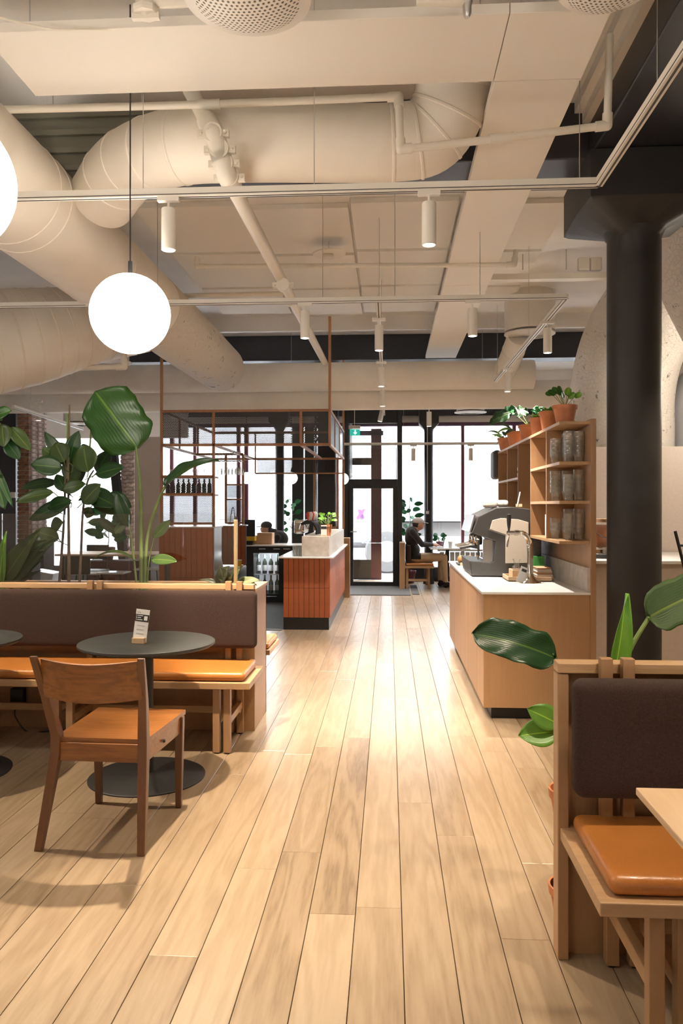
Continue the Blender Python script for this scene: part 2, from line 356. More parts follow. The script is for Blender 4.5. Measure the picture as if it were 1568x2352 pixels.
    def poly(s, pts2, y0, y1, f):   # extruded outline; f(u,v,t)->xyz, t in (y0,y1)
        n = len(pts2); vs = [f(u, v, y0) for u, v in pts2] + [f(u, v, y1) for u, v in pts2]
        fs = [tuple(range(n)), tuple(range(2 * n - 1, n - 1, -1))] + [(i, i + n, (i + 1) % n + n, (i + 1) % n) for i in range(n)]
        return s.add(vs, fs)
OFF = {}
def wloc(o):
    return OFF.get(o.name, Vector((0, 0, 0)))
def mk(name, mb, mat, parent=None, bevel=0, smooth=False, local=False, seg=2, weld=False):
    off = Vector((0, 0, 0)) if (parent is None or local) else wloc(parent)
    me = bpy.data.meshes.new(name)
    me.from_pydata([(v[0] - off[0], v[1] - off[1], v[2] - off[2]) for v in mb.v], [], mb.f)
    if mb.uv:
        uvl = me.uv_layers.new(name='UVMap')
        for l in me.loops: uvl.data[l.index].uv = mb.uv[l.vertex_index]
    me.validate(); me.update()
    for m in (mat if isinstance(mat, list) else [mat]): me.materials.append(MT[m] if isinstance(m, str) else m)
    if smooth:
        me.polygons.foreach_set('use_smooth', [True] * len(me.polygons))
        if smooth != 'all':
            try: me.set_sharp_from_angle(angle=radians(38))
            except Exception: pass
    o = bpy.data.objects.new(name, me); COL.objects.link(o)
    if parent is not None: o.parent = parent; OFF[o.name] = off
    if bevel:
        b = o.modifiers.new('bevel', 'BEVEL'); b.width = bevel; b.segments = seg; b.limit_method = 'ANGLE'
    if weld: q = o.modifiers.new('weld', 'WELD'); q.merge_threshold = .0004
    return o
def tag(o, label=None, cat=None, group=None, kind=None):
    if label: o['label'] = label
    if cat: o['category'] = cat
    if group: o['group'] = group
    if kind: o['kind'] = kind
    return o
def thing(name, label, cat, loc=(0, 0, 0), rz=0, group=None, kind=None):
    o = bpy.data.objects.new(name, None); COL.objects.link(o); o.location = loc; o.rotation_euler = (0, 0, rz)
    o.empty_display_size = .1; OFF[o.name] = Vector(loc)
    return tag(o, label, cat, group, kind)
def proto(name, label, cat, group=None):
    o = thing(name, label, cat, (0, 0, 0), 0, group); return o
def struct(name, mb, mat, parent=None, **k):
    o = mk(name, mb, mat, parent, **k)
    if parent is None: o['kind'] = 'structure'
    return o
def dup(o, loc, rz=None, label=None, scale=None, group=None):
    def rec(s, par):
        c = s.copy(); COL.objects.link(c)
        if par: c.parent = par
        for ch in s.children:
            if ch.type != 'LIGHT': rec(ch, c)
        return c
    r = rec(o, None); r.location = loc
    if rz is not None: r.rotation_euler = (0, 0, rz)
    if scale: r.scale = (scale,) * 3 if isinstance(scale, (int, float)) else scale
    if label: r['label'] = label
    if group: r['group'] = group
    return r
def place(o, loc, rz=None, scale=None):
    o.location = loc
    if rz is not None: o.rotation_euler = (0, 0, rz)
    if scale: o.scale = (scale,) * 3 if isinstance(scale, (int, float)) else scale
def bez(ps, n=10):   # Catmull-Rom through points
    ps = [Vector(p) for p in ps]; P_ = [ps[0] * 2 - ps[1]] + ps + [ps[-1] * 2 - ps[-2]]; out = []
    for i in range(1, len(P_) - 2):
        a, b, c, d = P_[i - 1:i + 3]
        for k in range(n):
            t = k / n; out.append(.5 * ((2 * b) + (c - a) * t + (2 * a - 5 * b + 4 * c - d) * t * t + (3 * b - a - 3 * c + d) * t ** 3))
    out.append(ps[-1]); return out
def X_at0(px, Y): return aty(px, 1163, Y).x
# ================================================================== STRUCTURE
CZ = 4.22; WY = 15.9
# floor with planks
fl = thing('floor', None, None, (0, 0, 0)); fl['kind'] = 'structure'
mk('subfloor', MB().box(-9.6, 4.6, -2.6, 16.1, -.06, -.021), 'grout', fl)
rest = MB(); npl = 0
PW = .17
for i in range(-56, 28):
    x0 = .048 + PW * i; x1 = x0 + PW - .0026
    y = -2.5 + random.random() * 1.6 - 1.6
    while y < WY + .1:
        L = random.choice((1.5, 1.9, 2.2, 2.4)); a, b_ = max(y, -2.5), min(y + L - .0012, WY + .1); y += L
        if b_ - a < .05: continue
        if -19 <= i <= 9 and b_ > 1.9:
            mk('plank', MB().cbox(x0, x1, a, b_, -.02, 0, .0012), 'oak_floor', fl); npl += 1
        else: rest.cbox(x0, x1, a, b_, -.02, 0, .0012)
o = mk('outer_planks', rest, 'oak_floor', fl); o['kind'] = 'stuff'
# ceiling
struct('ceiling', MB().box(-9.6, 4.6, -2.6, 16.3, CZ, CZ + .1), 'ceil')
# walls
struct('wall_back', MB().box(-9.6, 4.6, -2.7, -2.6, 0, CZ), 'wallwarm')
struct('wall_left', MB().box(-9.7, -9.6, -2.7, 16.3, 0, CZ), 'wallwarm')
struct('wall_right', MB().box(4.6, 4.7, -2.7, 16.3, 0, CZ), 'wallwarm')
# beams
struct('trim_1', MB().box(-9.6, 4.6, 5.25, 5.77, 3.79, CZ), 'beam', bevel=.01)
struct('trim_2', MB().box(-9.6, 4.6, 12.4, 12.75, 3.82, CZ), 'beam', bevel=.01)
struct('trim_3', MB().box(1.32, 3.4, -2.6, 5.25, 3.80, CZ), 'beam', bevel=.01)
mo = MB()
for k, (dx, dz) in enumerate(((.0, .10), (.05, .17), (.1, .24))): mo.box(1.32 - dx - .05, 1.32 - dx, -2.6, 5.25, CZ - .30 + dz, CZ)
struct('trim_4', mo, 'ceil')
struct('trim_5', MB().box(-9.6, 4.6, WY - .15, WY + .25, 3.32, 3.56), 'beam')
struct('wall_over_windows', MB().box(-9.6, 4.6, WY - .05, WY + .25, 3.56, CZ), 'ceil')   # facade lintel
struct('trim_6', MB().box(-9.6, 4.6, 11.2, 11.26, 4.02, CZ), 'ceil')
rb_ = thing('trim_11', None, None, (-2.5, 5.2, 4.0)); rb_['kind'] = 'structure'
MT['rib'] = P('grey_green_rib', (.20, .19, .15), .6)
mk('backing', MB().box(-6, X_at0(372, 5.24), 5.22, 5.248, 3.62, CZ), 'rib', rb_)
for k in range(5): mk('rib', MB().box(-6, X_at0(372, 5.24), 5.19, 5.22, 3.66 + k * .12, 3.70 + k * .12), 'rib', rb_, bevel=.004)
# cast iron column
def column(x, y, r, top, label, capw=.42):
    t = thing('column', None, None, (x, y, 0)); t['kind'] = 'structure'; t['label'] = label
    mk('shaft', MB().lathe([(r * 1.25, 0), (r * 1.25, .08), (r, .12), (r, top - .62)], (x, y, 0), 40), 'col', t, smooth=True)
    cp = MB()
    pr = [(r, top - .62), (r * 1.0, top - .46), (r * 1.12, top - .41), (r * 2.1, top - .32), (r * 2.25, top - .30), (r * 2.25, top)]
    vs = []
    for rr, z in pr:   # square-ish capital, round at the bottom
        sq = min(1, max(0, (z - (top - .46)) / .14))
        for j in range(32):
            a = 2 * pi * j / 32 + pi / 4; ca, sa = cos(a), sin(a); kk = 1 / max(abs(ca), abs(sa)); q = rr * (1 + (kk - 1) * sq * .9)
            vs.append((x + q * ca, y + q * sa, z))
    fs = [(i * 32 + j, i * 32 + (j + 1) % 32, (i + 1) * 32 + (j + 1) % 32, (i + 1) * 32 + j) for i in range(5) for j in range(32)]
    fs += [tuple(range(31, -1, -1)), tuple(range(160, 192))]
    mk('capital', cp.add(vs, fs), 'col', t, smooth=True)
    return t
pc = pt(1454, 1163, 5.4); column(pc.x, 5.5, .178, 3.79, 'thick dark cast iron column with flared capital beside the shelf unit')
pc = pt(642, 1163, 15.0); column(pc.x, pc.y, .085, 3.4, 'slim grey iron column at the windows behind the bar')
pc = pt(984, 1163, 15.2); column(pc.x, pc.y, .085, 3.4, 'slim grey iron column behind the seated man')
# facade: piers, mullions, panes
def X_at(px, Y): return aty(px, 1163, Y).x
fy = WY
fac = thing('window_1', None, None, (0, fy, 0)); fac['kind'] = 'structure'
def fbox(a, b_, z0, z1, m, n='frame_bar', y0=fy - .05, y1=fy + .08, par=fac): return mk(n, MB().box(a, b_, y0, y1, z0, z1), m, par, bevel=.004)
fbox(-9.6, X_at(800, fy), 0, .28, 'plinth', 'sill', fy - .15, fy + .1)
fbox(X_at(922, fy), 4.6, 0, .28, 'plinth', 'sill', fy - .15, fy + .1)
fbox(-9.6, 4.6, 3.19, 3.32, 'white', 'soffit')
fbox(-9.6, 4.6, 3.12, 3.19, 'purple', 'head_bar')
mull = [(548, 8, 'burgundy'), (566, 9, 'burgundy'), (684, 26, 'black'), (711, 22, 'black'), (1062, 7, 'burgundy'), (395, 8, 'burgundy'), (1180, 8, 'burgundy'), (1300, 10, 'burgundy'), (448, 7, 'burgundy')]
for px, wd, m in mull:
    x = X_at(px, fy); h = wd * fy / 1800 / 2; fbox(x - h, x + h, .28, 3.12, m, 'mullion')
for a, b_ in ((90, 275), (400, 544), (572, 670), (925, 1058), (1066, 1176), (1184, 1295), (1305, 1400)):
    mk('pane', MB().box(X_at(a, fy), X_at(b_, fy), fy + .01, fy + .02, .28, 3.12), 'glass', fac)
# low radiator ledge under the right windows
rad = thing('window_2', None, None, (1.9, 15.6, 0)); rad['kind'] = 'structure'
mk('ledge', MB().box(.95, 4.5, 15.42, 15.72, .62, .66), 'radiator', rad)
for k in range(34):
    mk('radiator_fin', MB().box(1.0 + k * .1, 1.085 + k * .1, 15.5, 15.58, .12, .60), 'radiator', rad)
# door unit (vestibule front)
DY = 14.75
def px3(px, py, Y=DY): return aty(px, py, Y)
dr = thing('door_1', None, None, (px3(860, 1347).x, DY, 0)); dr['kind'] = 'structure'
def dbox(p0, q0, p1, q1, m='black', n='frame_bar', y0=DY - .04, y1=DY + .04, par=dr):
    a = px3(p0, q0); b_ = px3(p1, q1)
    return mk(n, MB().box(a.x, b_.x, y0, y1, max(0, b_.z), a.z), m, par, bevel=.004)
dbox(789, 930, 800, 1350, n='post'); dbox(912, 930, 923, 1350, n='post')
dbox(800, 930, 912, 972, n='head'); dbox(800, 1101, 912, 1113, n='transom')
dbox(801, 972, 912, 1101, 'glass', 'pane', DY, DY + .008)
lf = dbox(801, 1113, 811, 1347, n='door_leaf')
for a in ((902, 1113, 912, 1347), (811, 1113, 902, 1122), (811, 1336, 902, 1347)): dbox(*a, n='leaf_bar', y0=DY - .03, y1=DY + .03)
mk('door_pane', MB().box(px3(811, 1).x, px3(902, 1).x, DY, DY + .01, px3(811, 1336).z, px3(811, 1122).z), 'glass', dr)
h0 = px3(806, 1221); hd = MB().tube([h0 + Vector((0, -.03, 0)), h0 + Vector((0, -.09, 0)), h0 + Vector((.11, -.09, 0))], .011, 8)
mk('door_handle', hd, 'steel', dr, smooth=True)
# vestibule: right side wall with its own small window, dark timber
vs = thing('wall_vestibule', None, None, (0, DY, 0)); vs['kind'] = 'structure'
xr = px3(921, 1).x + .02
mk('side_panel', MB().box(xr - .05, xr, DY + .05, fy + .02, 0, .75), 'burgundy', vs)
mk('side_panel', MB().box(xr - .05, xr, DY + .05, fy + .02, 2.35, 3.32), 'black', vs)
for y in (DY + .1, DY + .55, fy - .02): mk('side_post', MB().box(xr - .05, xr, y - .04, y + .04, .75, 2.35), 'black', vs)
mk('pane', MB().box(xr - .03, xr - .02, DY + .1, fy, .75, 2.35), 'glass', vs)
xl = px3(800, 1).x - .02
mk('side_panel', MB().box(xl, xl + .04, DY + .05, fy, 0, 3.3), 'black', vs)
# outer door at facade plane
od = thing('door_2', None, None, (px3(850, 1).x, fy + .3, 0)); od['kind'] = 'structure'
oy = fy + .15
def ob(p0, q0, p1, q1, m='purple', n='frame_bar'): 
    a = aty(p0, q0, oy); b_ = aty(p1, q1, oy); mk(n, MB().box(a.x, b_.x, oy - .04, oy + .04, max(b_.z, 0), a.z), m, od, bevel=.004)
ob(852, 985, 876, 1345, 'burgundy', 'door_panel'); ob(802, 1285, 852, 1345, 'machine', 'kick_panel'); ob(802, 1052, 852, 1068, 'machine', 'transom'); ob(802, 990, 880, 1000)
mk('pane', MB().box(aty(802, 1, oy).x, aty(852, 1, oy).x, oy, oy + .01, .3, 3.1), 'glass', od)
# door mat
struct('trim_7', MB().cbox(px3(785, 1).x - .1, px3(938, 1).x, 13.2, 14.68, .0, .012), 'mat')
struct('trim_8', MB().box(px3(938, 1).x + .03, px3(938, 1).x + .15, 13.35, 14.9, 0, .012), 'mat')
# right partition wall & low cabinet
struct('wall_partition', MB().box(1.56, 4.6, 8.3, 8.42, 0, 2.12), 'wallbeige', bevel=.004)
cb = thing('low_cabinet', 'beige low cabinet with pale worktop behind the thick dark column', 'cabinet', (2.4, 7.3, 0))
mk('body', MB().box(1.60, 4.4, 6.96, 8.28, 0, 1.0), 'wallbeige', cb, bevel=.004)
mk('worktop', MB().box(1.58, 4.4, 6.92, 8.28, 1.0, 1.03), 'counter', cb, bevel=.004)
mk('end_trim', MB().box(1.56, 1.64, 6.9, 6.955, 0, .995), 'white', cb)
# left area: grey column, brick piers
LY = 13.2
struct('wall_left_return', MB().box(X_at(-260, LY), X_at(36, LY) , LY, LY + .35, 0, CZ), 'beam')
def pier(pxa, pxb, Y, mat, zt, depth, name, back=False):
    t = thing(name, None, None, (X_at(pxa, Y), Y, 0)); t['kind'] = 'structure'
    x0, x1 = X_at(pxa, Y), X_at(pxb, Y)
    mk('mortar_core', MB().box(x0 + .012, x1 - .012, Y + .012, Y + depth - .012, 0, zt), 'mortar', t)
    z = 0; row = 0; H = .075; Lb = .235
    shared = {}
    while z < zt - H:
        # front face bricks
        x = x0 - (Lb / 2 if row % 2 else 0)
        while x < x1 - .02:
            a, b_ = max(x, x0), min(x + Lb - .012, x1)
            if b_ - a > .03:
                key = round(b_ - a, 3)
                if key not in shared:
                    shared[key] = mk('brick', MB().cbox(0, key, 0, .10, 0, H - .012, .006), mat, t, local=True); q = shared[key]
                else:
                    q = shared[key].copy(); COL.objects.link(q)
                q.location = Vector((a, Y + random.uniform(-.004, .004), z)) - wloc(t)
            x += Lb
        # right side face bricks
        y = Y + .115
        while y < Y + depth - .06:
            key = 's%.2f' % (min(.22, Y + depth - y))
            if key not in shared:
                shared[key] = mk('brick', MB().cbox(-.10, 0, 0, min(.22, Y + depth - y) - .012, 0, H - .012, .006), 'brickpale', t, local=True); q = shared[key]
            else:
                q = shared[key].copy(); COL.objects.link(q)
            q.location = Vector((x1 + random.uniform(-.004, .004), y, z)) - wloc(t); y += .235
        z += H; row += 1
    return t
pier(40, 66, 12.6, 'brick', 3.5, .7, 'wall_brick_pier')
pier(276, 308, 14.6, 'brickpale', 2.75, .25, 'wall_brick_pier_far')
struct('trim_9', MB().bar(aty(258, 1010, 14.5), aty(284, 1300, 14.5), .14, .14, (0, 1, 0)), 'black')
struct('wall_panel_left', MB().box(X_at(309, 14.2), X_at(371, 14.2), 14.2, 14.3, 0, 2.78), 'wallbeige')
struct('wall_white_brick', MB().box(X_at(92, 15.2), X_at(430, 15.2), 15.2, 15.3, 2.85, CZ), 'ceil')
# street outside
struct('ground_street', MB().box(-30, 30, 16.3, 50, -.25, -.16), 'asphalt')
bl = thing('facade_building', 'pale street building seen blown out through the left windows', 'building', (-9, 30, 0))
mk('wall', MB().box(-26, 26, 30, 31, -.2, 16), 'facade', bl)
w0 = None
for i in range(12):
    for j in range(3):
        if w0 is None: w0 = mk('window', MB().box(-.6, .6, -.08, -.01, 0, 1.7), 'facwin', bl, local=True); q = w0
        else: q = w0.copy(); COL.objects.link(q)
        q.location = Vector((-22 + i * 4, 30, 1.0 + j * 3.4)) - wloc(bl)
tk = thing('truck', 'white box truck parked in the street outside the door and right windows', 'truck', (4, 20, 0))
mk('trailer', MB().box(.3, 12, 19.5, 22, 1.12, 4.4), 'truck', tk, bevel=.05)
mk('chassis', MB().box(.3, 12, 19.7, 21.8, .75, 1.1), 'machine', tk)
mk('cab', MB().box(-2.2, .2, 19.5, 21.9, .45, 3.3), 'truck', tk, bevel=.25, seg=4)
for x in (-.05, 6.0, 7.4):
    wm = Matrix.Rotation(pi / 2, 3, 'X')
    wo = mk('wheel', MB().lathe([(.3, 0), (.52, .0), (.55, .08), (.55, .25), (.5, .3), (.3, .3)], (x, 19.72, .38), 28, wm), 'tyre', tk, smooth=True)
    mk('hub', MB().lathe([(.05, -.0), (.3, .0), (.3, .28), (.12, .33)], (x, 19.71, .38), 20, wm), 'hub', wo, smooth=True)
for p0, p1, yy in (((820, 1192), (837, 1169), 19.42), ((824, 1170), (834, 1191), 19.46)):
    a = aty(p0[0], p0[1], yy); b_ = aty(p1[0], p1[1], yy)
    mk('emblem_stroke', MB().bar(a, b_, .07, .03, (0, 1, 0)), P('lilac_print', (.07, .02, .075), .5), tk)
def text(s, loc, size, mat, par, rot=(pi / 2, 0, 0), name='lettering', mirror=False):
    c = bpy.data.curves.new(name, 'FONT'); c.body = s; c.size = size; c.extrude = .002; c.align_x = 'CENTER'; c.align_y = 'CENTER'
    c.materials.append(MT[mat]); o = bpy.data.objects.new(name, c); COL.objects.link(o)
    o.location = Vector(loc) - (wloc(par) if par else Vector()); o.rotation_euler = rot
    if mirror: o.scale = (-1, 1, 1)
    dg = bpy.context.evaluated_depsgraph_get(); me = bpy.data.meshes.new_from_object(o.evaluated_get(dg)); l_, r_ = o.location.copy(), o.rotation_euler.copy()
    bpy.data.objects.remove(o); o = bpy.data.objects.new(name, me); COL.objects.link(o); o.location = l_; o.rotation_euler = r_
    if par: o.parent = par; OFF[o.name] = wloc(par)
    return o
MT['paleprint'] = P('pale_print', (.05, .053, .055), .5)
text('JSN', aty(905, 1000, 19.44), 1.0, 'paleprint', tk)
# ================================================================== CEILING SERVICES
def ring(mbx, pts_c, d, r, w_=.012, n=32):
    d = Vector(d).normalized(); q = d.to_track_quat('Z', 'Y').to_matrix()
    mbx.lathe([(r, -w_), (r + .006, -w_ * .5), (r + .006, w_ * .5), (r, w_)], pts_c, n, q, cap=False)
def duct(label, ps, r, mat='duct', rings=(), n=40, curve=True, sub=8, cat='duct', ringstep=0):
    path = bez(ps, sub) if curve and len(ps) > 2 else [Vector(p) for p in ps]
    t = thing('air_duct', label, cat, ps[0])
    if isinstance(r, (list, tuple)):
        k = len(path); rs = []
        for i in range(k):
            f = i / (k - 1) * (len(r) - 1); a = int(min(f, len(r) - 2)); rs.append(r[a] + (r[a + 1] - r[a]) * (f - a))
    else: rs = [r] * len(path)
    mk('shell', MB().tube(path, rs, n), mat, t, smooth=True)
    idx = list(rings)
    if ringstep: idx = range(ringstep, len(path) - 1, ringstep)
    for i in idx:
        i = min(i, len(path) - 2); m = MB(); ring(m, path[i], path[i + 1] - path[max(i - 1, 0)], rs[i] - .001)
        mk('seam_band', m, 'ductwarm', t, smooth=True)
    return t
# flat suspended panels (bottom z 3.74)
PZ = 1.5 + 1.85 * 1.21
def hpanel(label, x0, x1, y0, y1, mat='panel'):
    t = thing('ceiling_panel', label, 'panel', ((x0 + x1) / 2, (y0 + y1) / 2, PZ))
    mk('board', MB().box(x0, x1, y0, y1, PZ, PZ + .05), mat, t, bevel=.003)
    m = MB()
    for x in (x0 + .1, x1 - .1): m.tube([(x, (y0 + y1) / 2, PZ + .05), (x, (y0 + y1) / 2, CZ)], .004, 6)
    mk('hanger_wires', m, 'steel', t)
    return t
XA, XB = .455 * 1.21, .83 * 1.21
hpanel('wide cream suspended panel crossing the ceiling nearest the viewer', aty(82, 235, 4.17).x, XA - .004, 3.60, 4.17)
hpanel('square cream suspended panel at the corner of the near ceiling run', XA, XB, 3.60, 4.17)
hpanel('long cream suspended panel running away from the near corner under the dark beam', XA, XB, 4.175, 8.0)
hpanel('far end panel of the long cream suspended run', XA, XB, 8.005, 11.9)
# left angled end piece of the near panel
m = MB(); m.add([(-2.35, 4.17, PZ), (-3.5, 4.17, PZ), (-3.5, 3.60, PZ), (-2.35, 3.60, PZ)], [(0, 1, 2, 3)])
# duct A: horizontal with elbow up on the right, and elbow joining the big diagonal one on the left
z0 = 3.67; yA = 4.75
duct('round cream duct running across below the near panel, elbow turning up at its right end',
     [pt(235, 455, 5.35), pt(290, 385, 5.05), pt(400, 340, 4.78), pt(560, 330, 4.7), pt(760, 330, 4.7), pt(900, 328, 4.7), pt(985, 312, 4.68), pt(1030, 245, 4.62), pt(1042, 160, 4.55), pt(1044, 60, 4.5)],
     .218, 'ductA', rings=(5, 9, 13, 17, 40, 45, 50, 55, 61), n=48)
# duct B: big one along the aisle on the left
R_ = .34
bx, bz = -2.03 * 1.21 + .02, 1.5 + 1.68 * 1.21
duct('huge cream round duct sweeping from the upper left corner into the distance', [(bx - .05, 2.6, bz + .02), (bx, 4.2, bz), (bx + .02, 5.6, bz - .02), (bx + .05, 7.6, bz - .05)], [.36, .35, .345, .34], 'ductwarm', rings=(5, 12, 13, 19), n=64)
duct('white wool wrapped end section of the huge left duct', [(bx + .05, 7.6, bz - .05), (bx + .10, 8.8, bz - .10), (bx + .14, 10.6, bz - .14)], [.345, .34, .32], 'wool', n=56)
# duct D: left branch
duct('greenish white ribbed duct branching left from the huge duct', [pt(330, 740, 9.0), pt(200, 750, 8.6), pt(60, 775, 8.2), pt(-120, 800, 7.8), pt(-300, 815, 7.5)], [.34, .42, .50, .54, .55], 'duct', n=56, ringstep=2)
# ducts C
zc = 1.5 + 299 * 11.3 / 1800
duct('upper of the two long horizontal ducts crossing behind the bar frame', [(-9.5, 11.3, zc - .02), (-3.4, 11.3, zc - .01), (2.05, 11.3, zc)], .205, 'duct', curve=False)
duct('lower of the two long horizontal ducts crossing behind the bar frame', [(-9.5, 11.75, 3.13), (-3.0, 11.75, 3.15), (4.5, 11.75, 3.16)], .21, 'duct', curve=False)
duct('short white duct elbow dropping from the round ceiling diffuser to the long duct', [pt(1192, 770, 10.2), pt(1175, 815, 10.6), pt(1160, 850, 11.0), pt(1150, 868, 11.2)], .15, 'duct', rings=(6, 12))
def diffuser(label, c, r, plen, pr=None, ringm='white', perf=False):
    t = thing('ceiling_diffuser', label, 'diffuser', c); c = Vector(c); pr = pr or r * 1.02
    mk('plenum', MB().lathe([(pr * .93, .035), (pr * .93, plen)], c, 40), 'duct', t, smooth=True)
    if not perf:
        mk('gap', MB().lathe([(r * .80, .012), (r * .80, .034)], c, 36), 'slot', t, smooth=True)
        for k, (a, b_) in enumerate(((1.0, .86), (.84, .72), (.70, .58), (.56, .44), (.42, .30), (.28, .02))):
            mk('ring', MB().lathe([(b_ * r, -.004), (a * r, .0), (a * r, .012), (b_ * r, .008)], c, 40, cap=False), 'white', t, smooth=True)
    else:
        mk('rim', MB().lathe([(r * .82, -.0), (r, .015), (r, .035), (r * .82, .02)], c, 56, cap=False), 'white', t, smooth=True)
        MT.setdefault('perfwhite', perforated_disc())
        mk('perforated_face', MB().lathe([(.001, -.055), (r * .3, -.05), (r * .6, -.032), (r * .82, 0.0)], c, 56, cap=False), 'perfwhite', t, smooth=True)
    return t
def perforated_disc():
    m, nt, b = base('perforated_white'); L = nt.links.new
    g = nd(nt, 'ShaderNodeNewGeometry'); sp = nd(nt, 'ShaderNodeSeparateXYZ'); L(g.outputs['Position'], sp.inputs[0])
    def M(op, a, bb=None):
        q = nd(nt, 'ShaderNodeMath', operation=op)
        for i, v in enumerate((a, bb)):
            if v is None: continue
            if isinstance(v, (int, float)): q.inputs[i].default_value = v
            else: L(v, q.inputs[i])
        return q.outputs[0]
    pit = .021
    u = M('DIVIDE', sp.outputs['X'], pit); v = M('DIVIDE', sp.outputs['Y'], pit * .866); uu = M('FRACT', M('ADD', u, M('MULTIPLY', M('FLOOR', v), .5)))
    du = M('SUBTRACT', uu, .5); dv = M('MULTIPLY', M('SUBTRACT', M('FRACT', v), .5), .866)
    h = M('GREATER_THAN', M('SQRT', M('ADD', M('MULTIPLY', du, du), M('MULTIPLY', dv, dv))), .26)
    mx = nd(nt, 'ShaderNodeMix', data_type='RGBA'); L(h, mx.inputs[0]); mx.inputs[6].default_value = (.10, .085, .065, 1); mx.inputs[7].default_value = (.76, .71, .64, 1)
    L(mx.outputs[2], b.inputs['Base Color']); b.inputs['Roughness'].default_value = .5
    return m
diffuser('large perforated round diffuser at the top edge above the near panel', pt(568, 5, 3.15) , .255, .55, .2, perf=True)
diffuser('perforated round diffuser partly in view at the top right', pt(1395, -28, 3.2), .2, .5, .15, perf=True)
diffuser('round ringed diffuser under a fat white drum right of the long panel', pt(1216, 768, 10.0), .32, .75, .34)
diffuser('round ringed diffuser behind the pendant globe on the left', pt(246, 833, 10.2), .31, .5, .30)
diffuser('small round diffuser near the right window', pt(1080, 948, 14.2), .29, .6, .27)
diffuser('small round diffuser above the left window area', pt(180, 975, 13.2), .28, .5, .26)
# right wool ducts
dR = duct('massive white wool wrapped duct curving up behind the thick dark column', [pt(1425, 1120, 8.95), pt(1425, 990, 8.95), pt(1427, 900, 8.95), pt(1450, 800, 8.8), pt(1500, 715, 8.5), pt(1580, 640, 8.0), pt(1700, 560, 7.6)], [.57, .57, .57, .56, .55, .54, .53], 'wool', n=64)
duct('white wool wrapped duct at the right edge beside the column capital', [pt(1680, 470, 6.2), pt(1650, 600, 6.6), pt(1700, 740, 7.2)], .5, 'wool', n=56)
duct('silver foil duct standing at the right edge behind the wool duct', [pt(1600, 1060, 8.85), pt(1600, 930, 8.85), pt(1640, 860, 8.85)], .3, 'silver', n=40)
# ------- pipes
def pipe(label, ps, r, mat='pipe', fit=True, hang=()):
    t = thing('ceiling_pipe', label, 'pipe', ps[0]); ps = [Vector(p) for p in ps]
    m = MB()
    for a, b_ in zip(ps, ps[1:]): m.tube([a, b_], r, 14)
    mk('tube', m, mat, t, smooth=True)
    if fit:
        for i in range(1, len(ps) - 1):
            d0 = (ps[i - 1] - ps[i]).normalized(); d1 = (ps[i + 1] - ps[i]).normalized()
            mk('elbow', MB().ball(ps[i], r * 1.3, 14, 8).tube([ps[i], ps[i] + d0 * r * 3], r * 1.3, 14).tube([ps[i], ps[i] + d1 * r * 3], r * 1.3, 14), mat, t, smooth=True)
    for f in hang:
        a, b_ = ps[0], ps[1]; p = a.lerp(b_, f)
        mk('hanger', MB().tube([p, (p.x, p.y, CZ)], .004, 6), 'steel', t)
    return t
pipe('thin cream sprinkler pipe running across the ceiling and dropping over the round duct elbow', [pt(-30, 253, 4.45), pt(480, 240, 4.40), pt(915, 222, 4.36), pt(920, 343, 4.3), pt(1150, 318, 4.28), pt(1394, 288, 4.24), pt(1400, 80, 4.2)], .021, hang=(.3, .7))
pd = pipe('thick cream pipe with clamp couplings slanting under the round duct toward the bar', [pt(436, 205, 4.55), pt(492, 310, 4.36), pt(522, 405, 4.42), pt(745, 832, 11.0)], .045, hang=())
for (px, py, D) in ((490, 308, 4.35), (505, 345, 4.37), (515, 378, 4.4), (527, 410, 4.44), (650, 655, 6.5), (665, 690, 7.2)):
    p = pt(px, py, D); d = (pt(745, 832, 11) - pt(522, 405, 4.42)).normalized()
    c = MB().tube([p - d * .03, p + d * .03], .054, 20)
    for s in (-1, 1): c.box(p.x + s * .068 - .02, p.x + s * .068 + .02, p.y - .015, p.y + .015, p.z - .02, p.z + .02).tube([(p.x + s * .068, p.y - .03, p.z), (p.x + s * .068, p.y + .03, p.z)], .01, 8)
    mk('clamp_coupling', c, 'pipe', pd, smooth=True)
pipe('thin cream pipe crossing between the track spots from left fitting to right fitting', [pt(452, 590, 7.4), pt(453, 612, 7.4), pt(1180, 608, 7.2), pt(1184, 575, 7.2)], .022, hang=())
pipe('short cream pipe stub hanging beside the left diffuser', [pt(285, 800, 8.6), pt(285, 842, 8.6), pt(106, 847, 8.5), pt(104, 858, 8.5)], .03)
pipe('short cream pipe running along toward the thick clamp pipe', [pt(380, 680, 8.6), pt(650, 674, 8.6)], .025, fit=False)
# valves at the top
vt = thing('pipe_valve', 'knobbly cream pipe valve at the top edge left of the perforated diffuser', 'valve', pt(335, 20, 3.4))
c = pt(335, 8, 3.4)
mk('body', MB().ball(c, (.045, .045, .06)).tube([c, c + Vector((.25, 0, 0))], .022, 14).tube([c + Vector((0, 0, .05)), c + Vector((0, 0, .45))], .025, 14), 'pipe', vt, smooth=True)
mk('flange', MB().lathe([(.055, -.05), (.06, -.04), (.06, -.025), (.04, -.02)], c, 8).box(c.x - .06, c.x + .06, c.y - .012, c.y + .012, c.z - .07, c.z - .045), 'pipe', vt)
vt = thing('sprinkler_pipe', 'short horizontal pipe with end fitting above the corner panel', 'pipe', pt(1010, 10, 3.5))
a, b_ = pt(965, 4, 3.45), pt(1072, 4, 3.45)
mk('tube', MB().tube([a + Vector((0, 0, .2)), a, b_, b_ + Vector((0, 0, .12))], .024, 14), 'pipe', vt, smooth=True)
mk('sprinkler_head', MB().lathe([(.012, -.07), (.02, -.05), (.02, -.02), (.026, 0)], b_, 12), 'steel', vt, smooth=True)
